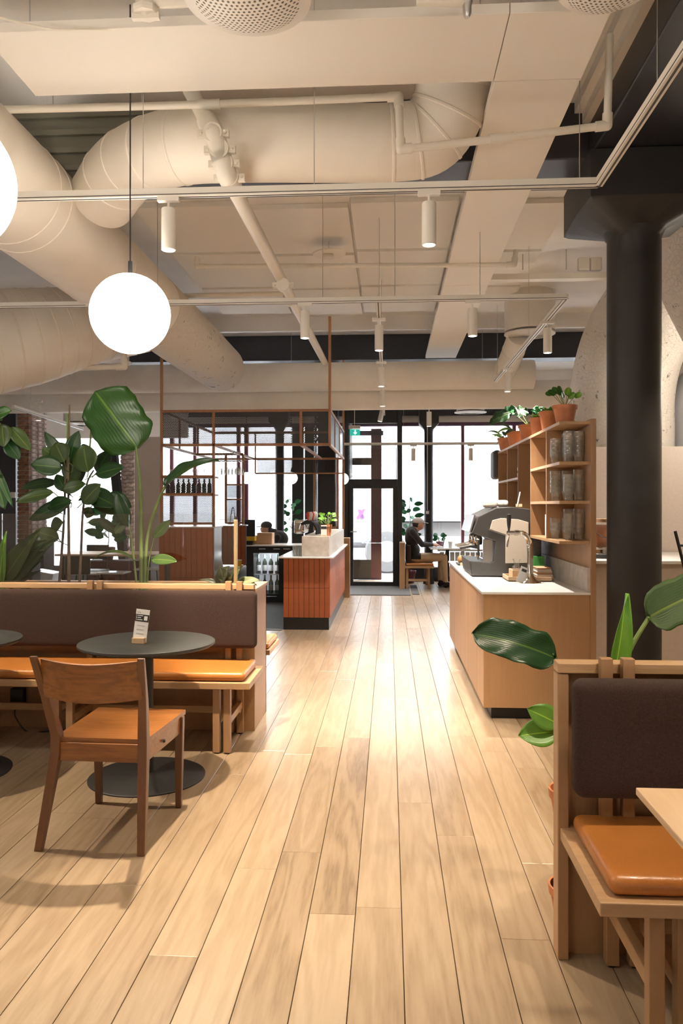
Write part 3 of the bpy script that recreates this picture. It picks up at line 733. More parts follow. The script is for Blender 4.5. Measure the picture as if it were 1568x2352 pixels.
cd = thing('cable', 'sagging cream cable above the near panel at the top left', 'cable', pt(100, 50, 3.7))
mk('cord', MB().tube(bez([pt(-20, 36, 3.62), pt(60, 55, 3.62), pt(130, 68, 3.64), pt(200, 68, 3.66), pt(290, 66, 3.7)], 8), .006, 8), 'pipe', cd, smooth=True)
# ------- tracks & spots
TZ = 3.2
def track(label, a, b_, wires=()):
    a = Vector(a); b_ = Vector(b_); t = thing('light_track', label, 'track', a); d = (b_ - a).normalized(); sd = d.cross(Vector((0, 0, 1)))
    mk('rail', MB().bar(a, b_, .036, .046), 'track', t, bevel=.002)
    m = MB()
    for s in (-1, 1): m.bar(a + sd * s * .0185 + Vector((0, 0, -.013)), b_ + sd * s * .0185 + Vector((0, 0, -.013)), .002, .004)
    mk('slot', m, 'slot', t); mk('slot', MB().bar(a - Vector((0, 0, .0235)), b_ - Vector((0, 0, .0235)), .010, .002), 'slot', t)
    for f in wires:
        p = a.lerp(b_, f); mk('suspension_wire', MB().tube([p, (p.x, p.y, CZ)], .0025, 5), 'steel', t)
    return t
T1y = aty(784, 427, 1).y
def trk(px, D): return pt(px, 1163, D)
y1 = 4.16
def zt(px, y, py): return aty(px, py, y)
a = Vector((aty(-40, 440, 4.19).x, 4.19, TZ)); b_ = Vector((aty(1375, 415, 4.19).x, 4.19, TZ))
track('near white light track crossing in front of the round duct', a, b_, (.27, .55, .97)); 
track('white light track at the upper right running toward the viewer along the dark beam', b_, (b_.x, 1.2, TZ), (.3,))
y2 = 6.45
a2 = Vector((aty(-60, 702, y2).x, y2, TZ)); b2 = Vector((aty(1300, 688, y2).x, y2, TZ))
track('second white light track crossing behind the pendant globe', a2, b2, (.32, .6, .72, .86))
track('white light track running away from the right end of the second track', b2, (b2.x, 10.7, TZ), (.4, .95))
xm = aty(868, 700, y2).x
track('white light track running straight up the middle of the aisle', (xm, y2, TZ), (xm, 14.5, TZ), (.1, .35, .6, .85))
track('far white light track crossing below the long ducts', (aty(20, 938, 11.0).x, 12.2, 3.05), (4.4, 12.2, 3.05), (.2, .4, .7))
track('far low white light track crossing in front of the right windows', (aty(790, 1020, 14.2).x, 14.2, 2.63), (aty(1250, 1020, 14.2).x, 14.2, 2.63), (.3, .8))
track('slanting white light track in the far left area', aty(30, 934, 9.5), aty(190, 985, 13.0), (.2, .8))
LAMPS = []
def spot_proto():
    t = proto('track_spotlight', 'x', 'spotlight')
    mk('adapter', MB().box(-.06, .06, -.017, .017, -.028, -.0), 'track', t, bevel=.003)
    mk('stem', MB().tube([(0, 0, -.028), (0, 0, -.07)], .007, 8), 'track', t)
    bd = mk('body', MB().lathe([(.012, -.065), (.037, -.067), (.0385, -.072), (.0385, -.29), (.033, -.292), (.033, -.285)], (0, 0, 0), 28, cap=False), 'track', t, smooth=True)
    mk('lens', MB().lathe([(.001, -.284), (.0325, -.284)], (0, 0, 0), 24, cap=False), 'lens', bd)
    return t
sp0 = spot_proto(); first = True
def spot(px, Y, label, tz=TZ, power=1.0, size=80, tilt=None, x=None):
    global first
    x = aty(px, 700, Y).x if x is None else x; loc = (x, Y, tz - .019)
    if first: o = sp0; o.location = loc; o['label'] = label; first = False
    else: o = dup(sp0, loc, label=label)
    if tilt: o.rotation_euler = tilt
    o['group'] = 'white cylinder spotlights on the tracks'
    l = bpy.data.lights.new('spot_beam', 'SPOT'); l.energy = SPOT_W * power; l.color = WARM if Y < 6 else NEUT; l.spot_size = radians(size); l.spot_blend = .6; l.shadow_soft_size = .03
    lo = bpy.data.objects.new('spot_beam', l); COL.objects.link(lo); lo.parent = o; lo.location = (0, 0, -.30)
    return o
spot(387, 4.19, 'white cylinder spotlight hanging above the round table, left on the near track', power=4.5, size=95)
spot(985, 4.19, 'white cylinder spotlight on the near track, left of the long suspended panel', power=1.5)
spot(700, 6.45, 'white cylinder spotlight on the second track beside the thick clamp pipe', power=2.8)
spot(1085, 6.45, 'white cylinder spotlight on the second track in front of the long panel', power=2.8)
spot(0, 7.0, 'nearest white spotlight on the aisle track', x=xm, power=2.8)
spot(0, 9.1, 'second nearest white spotlight on the aisle track', x=xm, power=2.8)
spot(0, 10.9, 'third white spotlight up the aisle track', x=xm, power=1.6)
spot(0, 12.9, 'tilted white spotlight far up the aisle track', x=xm, power=2.8, tilt=(0, radians(12), 0))
spot(0, 7.2, 'white spotlight on the right return track below the round diffuser drum', x=b2.x, power=2.8)
spot(0, 9.6, 'farther white spotlight at the end of the right return track', x=b2.x, power=2.8)
spot(985, 12.2, 'white spotlight on the far track in front of the iron column', 3.05, .4)
spot(1288, 12.2, 'white spotlight on the far track half hidden by the shelf plants', 3.05, .4)
spot(949, 14.2, 'small white spotlight on the low window track left of the iron column', 2.63, .12)
spot(1081, 14.2, 'small white spotlight on the low window track right of the iron column', 2.63, .12)
spot(88, 11.2, 'white spotlight on the slanting track by the brick pier', 3.05 + .02, .5)
# unseen spots added for more light; the last is inferred from the table's shadow
for x, y, k_ in ((b_.x - .0, 2.2, 1), (-2.9, 4.19, 2.2), (-3.8, 6.45, 1), (-1.25, .9, 1.3)):
    l = bpy.data.lights.new('spot_beam', 'SPOT'); l.energy = SPOT_W * k_; l.color = WARM; l.spot_size = radians(90); l.spot_blend = .6; l.shadow_soft_size = .03
    lo = bpy.data.objects.new('spot_beam', l); COL.objects.link(lo); lo.location = (x, y, 2.88)
# pendant globes
def globe(label, c, r, m='globe', top=CZ, cord='black'):
    t = thing('globe_pendant', label, 'pendant lamp', c, group=None); c = Vector(c)
    mk('globe', MB().ball(c, r, 48, 32), m, t, smooth='all')
    mk('cap', MB().tube([c + Vector((0, 0, r - .004)), c + Vector((0, 0, r + .07))], .012, 12), 'black', t, smooth=True)
    mk('cord', MB().tube([c + Vector((0, 0, r + .07)), (c.x, c.y, top)], .004, 8), 'black', t)
    return t
globe('glowing white globe pendant hanging over the round table', pt(299, 721, 4.25), .214)
globe('glowing white globe pendant cut off at the left edge', pt(-136, 415, 2.45), .222)
globe('distant glowing globe pendant behind the hanging wine glasses', pt(566, 1098, 13.4), .10, 'fglobe')
globe('distant glowing globe pendant in front of the slim column behind the bar', pt(669, 1098, 13.4), .105, 'fglobe')
globe('distant glowing globe pendant peeping out beside the bar frame', pt(787, 1100, 13.4), .10, 'fglobe')
globe('distant glowing globe pendant behind the banana leaf on the left', pt(240, 1020, 12.0), .10, 'fglobe')
# unseen globes added behind the viewer as warm fill for the ceiling
globe('unseen fill globe added behind the viewer on the left', (-1.8, -.4, 3.3), .28)
globe('unseen fill globe added behind the viewer on the right', (1.6, -.2, 3.3), .28)
globe('unseen fill globe added over the next table on the left', (-4.0, 4.3, 2.6), .214)  # added out of view to lift the ceiling brightness
globe('unseen fill globe added in the right hand room', (3.45, 7.4, 2.7), .32)  # added out of view to brighten the wool duct and partition
for x, y in ((2.5, 7.2), (2.5, 5.0)):  # unseen spots added to light the low cabinet and partition wall
    l = bpy.data.lights.new('spot_beam', 'SPOT'); l.energy = SPOT_W; l.color = WARM; l.spot_size = radians(100); l.spot_blend = .6; l.shadow_soft_size = .05
    lo = bpy.data.objects.new('spot_beam', l); COL.objects.link(lo); lo.location = (x, y, 3.3 if y > 6 else 3.0)
# acoustic rafts on ceiling
rc = 0
for j in range(3):
    for i in range(4):
        x0 = -2.3 + i * .98; yy = 6.9 + j * 1.32 + (.1 if i % 2 else 0)
        if x0 > 1.2: continue
        t = tag(mk('acoustic_tile', MB().box(x0, x0 + .955, yy, yy + 1.24, CZ - .05, CZ - .001), 'panel', bevel=.003), 'white acoustic ceiling tile, %s in the %s row behind the dark beam' % (('leftmost', 'second from left', 'third from left', 'rightmost')[i], ('nearest', 'middle', 'farthest')[j]), 'tile', 'acoustic tiles on the ceiling')
# cable tray + boxes at right
t = thing('cable_tray', 'cream cable tray with two junction boxes by the thick column', 'cable tray', pt(1250, 638, 8.3))
a, b_ = pt(1120, 638, 8.3), pt(1420, 636, 8.3)
mk('tray', MB().box(a.x, b_.x, a.y - .03, a.y + .08, a.z - .03, a.z + .03), 'pipe', t)
for p in (1339, 1367): q = pt(p, 608, 8.25); mk('junction_box', MB().box(q.x - .058, q.x + .058, q.y - .05, q.y + .02, q.z - .068, q.z + .068), 'pipe', t, bevel=.012)
for p in (1200, 1300): q = pt(p, 620, 8.3); mk('hanger', MB().tube([(q.x, q.y, q.z), (q.x, q.y, CZ)], .006, 6), 'steel', t)
# smoke detector / wires hanging
t = thing('smoke_detector', 'small square white device on the ceiling rail above the aisle', 'detector', pt(755, 590, 7.9))
q = pt(755, 588, 7.9); mk('casing', MB().box(q.x - .05, q.x + .05, q.y - .04, q.y + .04, q.z - .02, q.z + .01), 'white', t, bevel=.004)
mk('plate', MB().lathe([(.16, .012), (.17, .02), (.15, .03)], q, 24), 'pipe', t, smooth=True)
mk('rod', MB().tube([q, (q.x, q.y, CZ)], .005, 6), 'steel', t)
# ================================================================== FURNITURE
def bench(name, label, x0, x1, yb, planter=0, endside=1):
    """bench facing -y, back frame front plane at y=yb; x0..x1; endside +1 = free end at x1"""
    t = thing(name, label, 'bench', ((x0 + x1) / 2, yb, 0)); e = endside
    xe = x1 if e > 0 else x0
    if planter: 
        mk('planter_front', MB().box(x0, x1 - .06, yb + .03, yb + .055, 0, .93), 'oak_v', t, bevel=.002)
        mk('planter_back', MB().box(x0, x1 - .06, yb + .505, yb + .53, 0, .93), 'oak_v', t, bevel=.002)
        mk('end_panel', MB().box(x1 - .10, x1 - .06, yb + .0555, yb + .53, 0, .93), 'oak_v', t, bevel=.002)
        mk('planter_rim', MB().box(x0, x1 - .05, yb + .48, yb + .54, .93, .95), 'oak', t, bevel=.002)
        mk('planter_rim', MB().box(x1 - .16, x1 - .05, yb + .02, yb + .48, .93, .95), 'oak', t, bevel=.002)
        mk('soil', MB().box(x0, x1 - .10, yb + .055, yb + .505, .6, .86), 'soil', t)
    else:
        mk('back_panel', MB().box(x0 - .0, x1, yb + .03, yb + .06, 0, .945), 'oak_v', t, bevel=.002)
        mk('edge_post', MB().box(x0 - .008, x0 + .028, yb - .01, yb + .062, .0, .945), 'oak_v', t, bevel=.003)
    mk('top_rail', MB().box(x0 if e > 0 else x0 - .008, x1 - (.06 if e > 0 else 0), yb - .012, yb + .06, .948, .982), 'oak', t, bevel=.003)
    ys = yb - .5
    mk('seat_board', MB().box(x0, x1, ys, yb + .03, .398, .437), 'oak', t, bevel=.003)
    # posts and legs in pairs
    if e > 0: prs = [xe - .145, xe - .21, xe - 1.12, xe - 1.205, xe - 2.05, xe - 2.13]
    else: prs = [xe + .16, xe + .235, xe + 1.1, xe + 1.18]
    if e > 0: posts = [aty(212, 1, yb).x, aty(234, 1, yb).x, aty(527, 1, yb).x, aty(552, 1, yb).x, aty(212, 1, yb).x - 1.1]
    else: posts = [aty(1390, 1, yb - .03).x, aty(1440, 1, yb - .03).x, xe + 1.15]
    for p in posts:
        if x0 < p < x1: mk('back_post', MB().box(p - .019, p + .019, yb - .05, yb - .014, .40, 1.005), 'oak_v', t, bevel=.002)
    for p in prs:
        if p < x0 or p > x1: continue
        mk('leg', MB().box(p - .021, p + .021, ys + .03, ys + .075, .008, .398), 'oak_v', t, bevel=.002)
        mk('leg', MB().box(p - .021, p + .021, yb - .05, yb - .01, .008, .398), 'oak_v', t, bevel=.002)
        f = mk('stretcher', MB().box(p - .016, p + .016, ys + .075, yb - .05, .17, .215), 'oak_y', t, bevel=.002)
        for yy in (ys + .052, yb - .03): mk('foot_pad', MB().lathe([(.014, 0), (.014, .008)], (p, yy, 0), 12), 'plinth', t)
    mk('long_stretcher', MB().box(x0 + (.17 if e < 0 else .05), x1 - .05 if e < 0 else x1 - .13, yb - .12, yb - .085, .155, .20), 'oak', t, bevel=.002)
    # cushions (parts of the bench)
    n = 2; cx0 = x0 + (.035 if e < 0 else 0); cx1 = x1 - (.035 if e > 0 else 0); 
    edges = [(cx1 - 1.95, cx1), (cx1 - 3.9, cx1 - 1.96)] if e > 0 else [(cx0, cx0 + 1.9)]
    for a, b_ in edges:
        a = max(a, x0); b_ = min(b_, x1)
        if b_ - a < .2: continue
        mk('seat_cushion', MB().rbox(a, b_, ys + .025, yb - .02, .438, .494, .026, 5, .008), 'leather', t, smooth='all', weld=True)
        mk('back_cushion', MB().rbox(a + (.0 if e > 0 else -.015), b_ + (.012 if e > 0 else 0), yb - .14, yb - .052, .575, .95, .036, 5, .006), 'fabric', t, smooth='all', weld=True)
    return t
bench('wall_bench_with_planter', 'long oak bench with tan leather seat, brown back cushion and planter behind, on the left', -6.2, -.835, 5.16, 1, 1)
bench('partition_bench', 'near oak bench with tan leather seat and brown back cushion at the right edge', .565, 2.3, 2.64, 0, -1)
# third bench peeking behind the left one
t = thing('far_bench', 'tan leather bench seat peeping out behind the left planter', 'bench', (-1.6, 5.95, 0))
mk('seat_cushion', MB().rbox(-3.0, -.885, 5.74, 6.2, .445, .49, .021, 4, .006), 'leather', t, smooth='all', weld=True)
mk('seat_board', MB().box(-3.0, -.875, 5.72, 6.22, .405, .442), 'oak', t, bevel=.003)
for x in (-1.1, -2.6):
    for y in (5.76, 6.14): mk('leg', MB().box(x - .02, x + .02, y - .02, y + .02, 0, .404), 'oak_v', t)
# glass screen on planter
gs = thing('glass_screen', 'low clear glass screen standing on the planter with a slim brass end post', 'screen', (-2.5, 5.30, .93))
gy = 5.235
xs = [aty(p, 1, gy).x for p in (-290, -143, 4.5, 148, 296, 420, 536)]
for a, b_ in zip(xs, xs[1:]): mk('pane', MB().box(a + .0015, b_ - .0015, gy, gy + .006, .945, 1.45), 'screen', gs)
MT['brass'] = P('brass_channel', (.45, .33, .16), .35, metal=.6)
xb = aty(541, 1, gy).x
mk('end_post', MB().box(xb - .011, xb + .011, gy - .012, gy + .018, .90, 1.41), 'brass', gs, bevel=.002)
mk('post_cap', MB().tube([(xb, gy, 1.41), (xb, gy, 1.43)], .012, 12), 'black', gs)
# round tables
def round_table(label, x, y, r=.372, rb=.318):
    t = thing('round_table', label, 'table', (x, y, 0))
    mk('tabletop', MB().lathe([(.01, .728), (r - .012, .728), (r, .738), (r, .748), (r - .003, .75), (.01, .75)], (x, y, 0), 72), 'ttop', t, smooth=True)
    mk('column', MB().lathe([(.034, .02), (.034, .71), (.10, .716), (.10, .728)], (x, y, 0), 32), 'black', t, smooth=True)
    mk('base_plate', MB().lathe([(rb, 0), (rb, .006), (rb - .01, .011), (.06, .016), (.034, .03)], (x, y, 0), 72), 'black', t, smooth=True)
    return t
tc = pt(338, 1785, 4.35)
round_table('round dark grey pedestal table behind the brown wooden chair', tc.x, tc.y)
t2 = pt(-107, 1480, 4.42)
round_table('round dark grey table cut off at the left edge', t2.x - .01, t2.y)
# card holder
ch = aty(320, 1455, tc.y - .06); ch.z = .75
ch = thing('menu_card_stand', 'white and black info card in a small wooden block on the round table', 'card', (ch.x, ch.y, .75), radians(-8))
mk('block', MB().box(-.036, .036, -.02, .02, 0, .032), 'lightwood', ch, bevel=.003, local=True)
cd = mk('card', MB().box(-.042, .038, -.001, .001, .012, .185), 'paper', ch, local=True); cd.rotation_euler = (radians(-6), radians(5), 0)
mk('print_band', MB().box(-.0422, .0382, -.0022, -.0012, .118, .157), 'ink', cd, local=True)
m = MB()
for k, ww in enumerate((.03, .02, .03)): m.box(-.028, -.028 + ww, -.003, -.0023, .148 - k * .011, .152 - k * .011); m.box(-.037, -.032, -.003, -.0023, .1475 - k * .011, .1525 - k * .011)
mk('print_lines', m, 'paper', cd, local=True); mk('print_square', MB().box(.010, .030, -.003, -.0023, .126, .150), 'paper', cd, local=True)
m = MB(); m.box(-.034, -.012, -.0022, -.0012, .166, .170)
for k in range(3): m.box(-.026, .018, -.0022, -.0012, .095 - k * .022, .098 - k * .022)
mk('print_text', m, 'greyink', cd, local=True)
# wooden chair
def wood_chair():
    P4 = {'NL': Vector((-1.524, 3.334, 0)), 'NR': Vector((-1.061, 3.312, 0)), 'FR': Vector((-1.045, 3.85, 0)), 'FL': Vector((-1.462, 3.88, 0))}
    t = thing('wooden_chair', 'brown stained wooden chair with curved backrest, seen from behind at the round table', 'chair', (-1.27, 3.6, 0))
    s0 = Vector((-1.485, 3.43, 0)); s1 = Vector((-1.085, 3.415, 0)); s2 = Vector((-1.05, 3.915, 0)); s3 = Vector((-1.478, 3.935, 0))
    # rear legs: foot -> seat -> top
    for sgn, F, S in ((-1, P4['NL'], s0), (1, P4['NR'], s1)):
        f = F; s_ = Vector((S.x, S.y + .0, .40)); top = Vector((F.x + (-.005 if sgn < 0 else .012), F.y - .045, .855))
        prof = [(f, .034, .032), (s_, .042, .052), (s_ + Vector((0, 0, .08)), .042, .05), ((s_ + top) / 2 + Vector((0, .012, .03)), .036, .04), (top, .03, .022)]
        vs = []
        for p, wx, wy in prof: vs += [(p.x - wx / 2, p.y - wy / 2, p.z), (p.x + wx / 2, p.y - wy / 2, p.z), (p.x + wx / 2, p.y + wy / 2, p.z), (p.x - wx / 2, p.y + wy / 2, p.z)]
        fs = [(3, 2, 1, 0), (16, 17, 18, 19)] + [(i * 4 + j, i * 4 + (j + 1) % 4, (i + 1) * 4 + (j + 1) % 4, (i + 1) * 4 + j) for i in range(4) for j in range(4)]
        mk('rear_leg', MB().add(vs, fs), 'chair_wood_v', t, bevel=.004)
    for F, S in ((P4['FR'], s2), (P4['FL'], s3)):
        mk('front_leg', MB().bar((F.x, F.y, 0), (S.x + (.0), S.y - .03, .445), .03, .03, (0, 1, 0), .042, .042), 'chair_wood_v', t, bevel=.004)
    # aprons
    for a, b_ in ((s0, s1), (s1, s2), (s2, s3), (s3, s0)):
        mk('apron', MB().bar((a.x, a.y, .405), (b_.x, b_.y, .405), .024, .082), 'chair_wood', t, bevel=.003)
    mk('screw_plug', MB().ball((-1.052, 3.62, .40), (.006, .009, .009), 8, 6), 'ink', t)
    # saddle seat
    m = MB(); N = 16; vs = []
    for i in range(N + 1):
        for j in range(N + 1):
            u, v = i / N, j / N
            a = (s0 - Vector((.012, 0, 0))).lerp(s1 + Vector((.012, 0, 0)), u); b_ = (s3 + Vector((-.012, .015, 0))).lerp(s2 + Vector((.018, .015, 0)), u); p = a.lerp(b_, v)
            dip = .016 * sin(pi * u) ** 1.2 * sin(pi * min(1, v * 1.15)) - .008 * math.exp(-((u - .5) / .1) ** 2) * v
            vs.append((p.x, p.y, .466 - dip))
    nn = (N + 1) ** 2; vb = [(x, y, .444) for x, y, z in vs]
    fs = [(i * (N + 1) + j, (i + 1) * (N + 1) + j, (i + 1) * (N + 1) + j + 1, i * (N + 1) + j + 1) for i in range(N) for j in range(N)]
    fs2 = [tuple(k + nn for k in f[::-1]) for f in fs]; bd = [i * (N + 1) for i in range(N + 1)] + [N * (N + 1) + j for j in range(1, N + 1)] + [i * (N + 1) + N for i in range(N - 1, -1, -1)] + [j for j in range(N - 1, 0, -1)]
    side = [(bd[k], bd[(k + 1) % len(bd)], bd[(k + 1) % len(bd)] + nn, bd[k] + nn) for k in range(len(bd))]
    mk('seat', m.add(vs + vb, fs + fs2 + [s_[::-1] for s_ in side]), 'chair_wood', t, smooth=True)
    # curved backrest
    L0 = Vector((P4['NL'].x + .02, P4['NL'].y - .03, 0)); R0 = Vector((P4['NR'].x + .0, P4['NR'].y - .03, 0)); N = 20; vs = []
    for th in (0, 1):
        for k in range(5):
            for i in range(N + 1):
                u = i / N; z = (.668 - .012 * sin(pi * u)) + (.172 - .0 * sin(pi * u)) * k / 4 ; p = L0.lerp(R0, u)
                y = p.y - .052 * sin(pi * u) + th * .02 + (1 - k / 4) * .035
                vs.append((p.x, y, z))
    W_ = N + 1; H_ = 5 * W_; fs = []
    for k in range(4):
        for i in range(N):
            fs.append((k * W_ + i, k * W_ + i + 1, (k + 1) * W_ + i + 1, (k + 1) * W_ + i)); fs.append(tuple(H_ + q for q in (k * W_ + i, (k + 1) * W_ + i, (k + 1) * W_ + i + 1, k * W_ + i + 1)))
    for i in range(N):
        fs.append((i, H_ + i, H_ + i + 1, i + 1)); fs.append((4 * W_ + i, 4 * W_ + i + 1, H_ + 4 * W_ + i + 1, H_ + 4 * W_ + i))
    for k in range(4):
        fs.append((k * W_, (k + 1) * W_, H_ + (k + 1) * W_, H_ + k * W_)); fs.append((k * W_ + N, H_ + k * W_ + N, H_ + (k + 1) * W_ + N, (k + 1) * W_ + N))
    mk('backrest', MB().add(vs, fs), 'chair_wood', t, smooth=True)
wood_chair()
# power socket box and cable under the left bench
t = thing('power_box', 'black power box with cable under the left bench', 'power box', aty(40, 1600, 5.15))
q = aty(40, 1600, 5.15); mk('box', MB().box(q.x - .045, q.x + .045, 5.135, 5.188, q.z - .055, q.z + .055), 'black', t, bevel=.005)
mk('lead', MB().tube(bez([q + Vector((0, -.02, -.05)), q + Vector((.01, -.05, -.12)), q + Vector((.1, -.06, -.22)), Vector((q.x + .25, q.y - .08, .008)), Vector((q.x + .38, q.y - .05, .008))], 8), .005, 8), 'black', t, smooth=True)
# right pale table corner
t = thing('light_table', 'pale wooden tabletop corner at the right edge over the tan seat', 'table', (1.1, 1.7, 0))
mk('tabletop', MB().box(.655, 1.40, 1.35, 2.13, .732, .752), 'lightwood', t, bevel=.003)
mk('column', MB().tube([(1.03, 1.74, .02), (1.03, 1.74, .732)], .035, 24), 'black', t, smooth=True)
mk('base_plate', MB().box(.85, 1.2, 1.55, 1.9, 0, .015), 'black', t, bevel=.003)
# ------------------------------------------------------------------ BAR
def tiles(par, x0, x1, y0, y1, z0, z1, axis, tw=.0655, rows=2):
    """tile cladding on plane; axis 'x' = facing -y spanning x0..x1 at y0; axis 'y' = facing +x spanning y0..y1 at x1"""
    n = round(((x1 - x0) if axis == 'x' else (y1 - y0)) / tw); h = (z1 - z0) / rows
    w_ = ((x1 - x0) if axis == 'x' else (y1 - y0)) / n; q0 = None
    for r in range(rows):
        for i in range(n):
            if q0 is None:
                q0 = mk('tile', (MB().box(0, w_ - .004, -.012, 0, 0, h - .004) if axis == 'x' else MB().box(0, .012, 0, w_ - .004, 0, h - .004)), 'tiles', par, local=True, bevel=.0015, seg=1); q = q0
            else: q = q0.copy(); COL.objects.link(q)
            q.location = Vector((x0 + i * w_, y0 + random.uniform(-.001, 0), z0 + r * h) if axis == 'x' else (x1 + random.uniform(0, .001), y0 + i * w_, z0 + r * h)) - wloc(par)
BY = 9.47
bx0, bx1 = -1.292, -.715
bar = thing('bar_counter', 'terracotta tiled bar counter end block beside the aisle', 'bar counter', ((bx0 + bx1) / 2, 11, 0))
mk('carcass', MB().box(bx0 + .01, bx1 - .012, BY + .012, 12.7, .15, .868), 'grout', bar)
mk('plinth', MB().box(bx0 + .01, bx1 - .012, BY + .015, 12.68, 0, .15), 'plinth', bar)
tiles(bar, bx0 + .012, bx1, BY + .012, 0, .15, .868, 'x'); tiles(bar, 0, bx1 - .012, BY + .02, 12.7, .15, .868, 'y')
mk('worktop', MB().box(bx0 - .05, bx1 + .045, BY - .05, 12.75, .87, .888), 'counter', bar, bevel=.003)
tp = aty(693, 1, BY + .05).x
bs = thing('stone_upstand', 'raised grey stone block on top of the bar counter', 'stone block', (tp, 10, .888))
mk('block', MB().box(tp, bx1 - .01, BY + .04, 12.6, .889, 1.135), 'stone', bs, bevel=.003)
# left cabinet of the bar
lx0, lx1 = aty(365, 1, BY).x, aty(491, 1, BY).x
bl2 = thing('bar_cabinet', 'tall terracotta tiled cabinet at the left end of the bar', 'cabinet', (lx0, BY, 0))
mk('carcass', MB().box(lx0, lx1 - .005, BY + .012, BY + .42, 0, 1.235), 'grout', bl2); mk('side_panel', MB().box(lx1 - .006, lx1 + .006, BY, BY + .42, 0, 1.24), 'steel', bl2)
tiles(bl2, lx0, lx1 - .01, BY + .012, 0, 0.02, 1.235, 'x'); mk('top', MB().box(lx0 - .01, lx1 + .02, BY - .01, BY + .43, 1.236, 1.252), 'counter', bl2, bevel=.002)
bk = thing('low_bar_counter', 'low service counter between the two tiled cabinets with an orange tiled splashback', 'counter', (lx1, 10.4, 0))
rx = aty(563, 1, 11.1).x
mk('body', MB().box(lx1 - .3, rx, 9.92, 11.2, .0, .64), 'steel', bk, bevel=.002); mk('fridge_front', MB().box(lx1 + .03, rx - .03, 9.88, 9.9, .08, .58), 'black', bk, bevel=.005)
mk('worktop', MB().box(lx1 + .008, rx + .01, 9.5, 11.11, .642, .662), 'counter', bk, bevel=.002)
mk('splash_core', MB().box(lx1 - .5, rx, 11.12, 11.2, .662, 1.22), 'grout', bk); tiles(bk, lx1 - .3, rx, 11.12, 0, .665, 1.22, 'x', rows=1)
mk('splash_cap', MB().box(lx1, rx + .02, 11.08, 11.22, 1.22, 1.235), 'counter', bk, bevel=.002)
# back counter with fridge
fx0, fx1 = aty(560, 1, 12.2).x, aty(705, 1, 12.2).x
bc = thing('back_counter', 'black back bar counter with glass door bottle fridge', 'counter', (fx0, 12.3, 0))
g0, g1 = aty(583, 1, 12.2).x, aty(641, 1, 12.2).x
mk('worktop', MB().box(fx0, fx1, 12.1, 12.8, .875, .895), 'counter', bc, bevel=.003)
mk('drawer_row', MB().box(fx0, fx1, 12.15, 12.75, .77, .874), 'black', bc)
for p in (602, 635, 658): q = aty(p, 1, 12.14).x; mk('drawer_handle', MB().box(q - .05, q + .05, 12.13, 12.15, .83, .842), 'steel', bc)
mk('body_left', MB().box(fx0, g0, 12.15, 12.75, 0, .77), 'black', bc); mk('body_right', MB().box(g1, fx1, 12.15, 12.75, 0, .77), 'black', bc)
mk('fridge_base', MB().box(g0, g1, 12.15, 12.75, 0, .13), 'black', bc); mk('fridge_handle', MB().box(g0 + .1, g1 - .03, 12.13, 12.15, .09, .10), 'steel', bc)
MT['fridgein'] = P('fridge_lining', (.75, .76, .78), .4, emit=(.9, .95, 1), es=.25)
mk('fridge_lining', MB().box(g0, g1, 12.7, 12.74, .13, .77), 'fridgein', bc); mk('fridge_shelf', MB().box(g0, g1, 12.22, 12.7, .425, .435), 'steel', bc)
mk('fridge_pane', MB().box(g0, g1, 12.17, 12.175, .13, .77), 'glass', bc)
l = bpy.data.lights.new('fridge_tube', 'POINT'); l.energy = 4; l.color = (.9, .95, 1); l.shadow_soft_size = .03
lo = bpy.data.objects.new('fridge_tube', l); COL.objects.link(lo); lo.location = ((g0 + g1) / 2, 12.24, .745)
def bottle(label, x, y, z, m='bottle', cap='foil', group='wine bottles in the fridge', h=.30, r=.037, lab='paper', cat='bottle'):
    t = thing('wine_bottle', label, cat, (x, y, z), group=group)
    mk('body', MB().lathe([(r * .9, 0), (r, .01), (r, h * .58), (r * .8, h * .66), (r * .38, h * .76), (r * .36, h * .97), (r * .4, h)], (x, y, z), 18), m, t, smooth=True)
    if lab: mk('bottle_label', MB().lathe([(r + .001, h * .15), (r + .001, h * .45)], (x, y, z), 18, cap=False), lab, t, smooth=True)
    mk('cap', MB().lathe([(r * .42, h * .8), (r * .42, h * 1.005)], (x, y, z), 14), cap, t, smooth=True)
    return t
MT['foil'] = P('green_foil', (.25, .45, .40), .4); MT['blackcap'] = P('black_cap', (.02, .02, .02), .4)
nm = ('leftmost', 'second from left', 'third from left', 'rightmost')
for i in range(4):
    x = g0 + .05 + i * (g1 - g0 - .10) / 3
    bottle('dark wine bottle, %s on the upper fridge shelf' % nm[i], x, 12.33, .436)
    bottle('%s bottle, %s on the lower fridge shelf' % (('dark', 'dark', 'pale green', 'pale green')[i], nm[i]), x, 12.33, .131, 'bottle' if i < 2 else 'bottlegreen', h=.28)
# bar floor
struct('trim_10', MB().box(-3.0, bx0 + .0, 9.4, 12.1, 0.0, .006), 'dgrey')
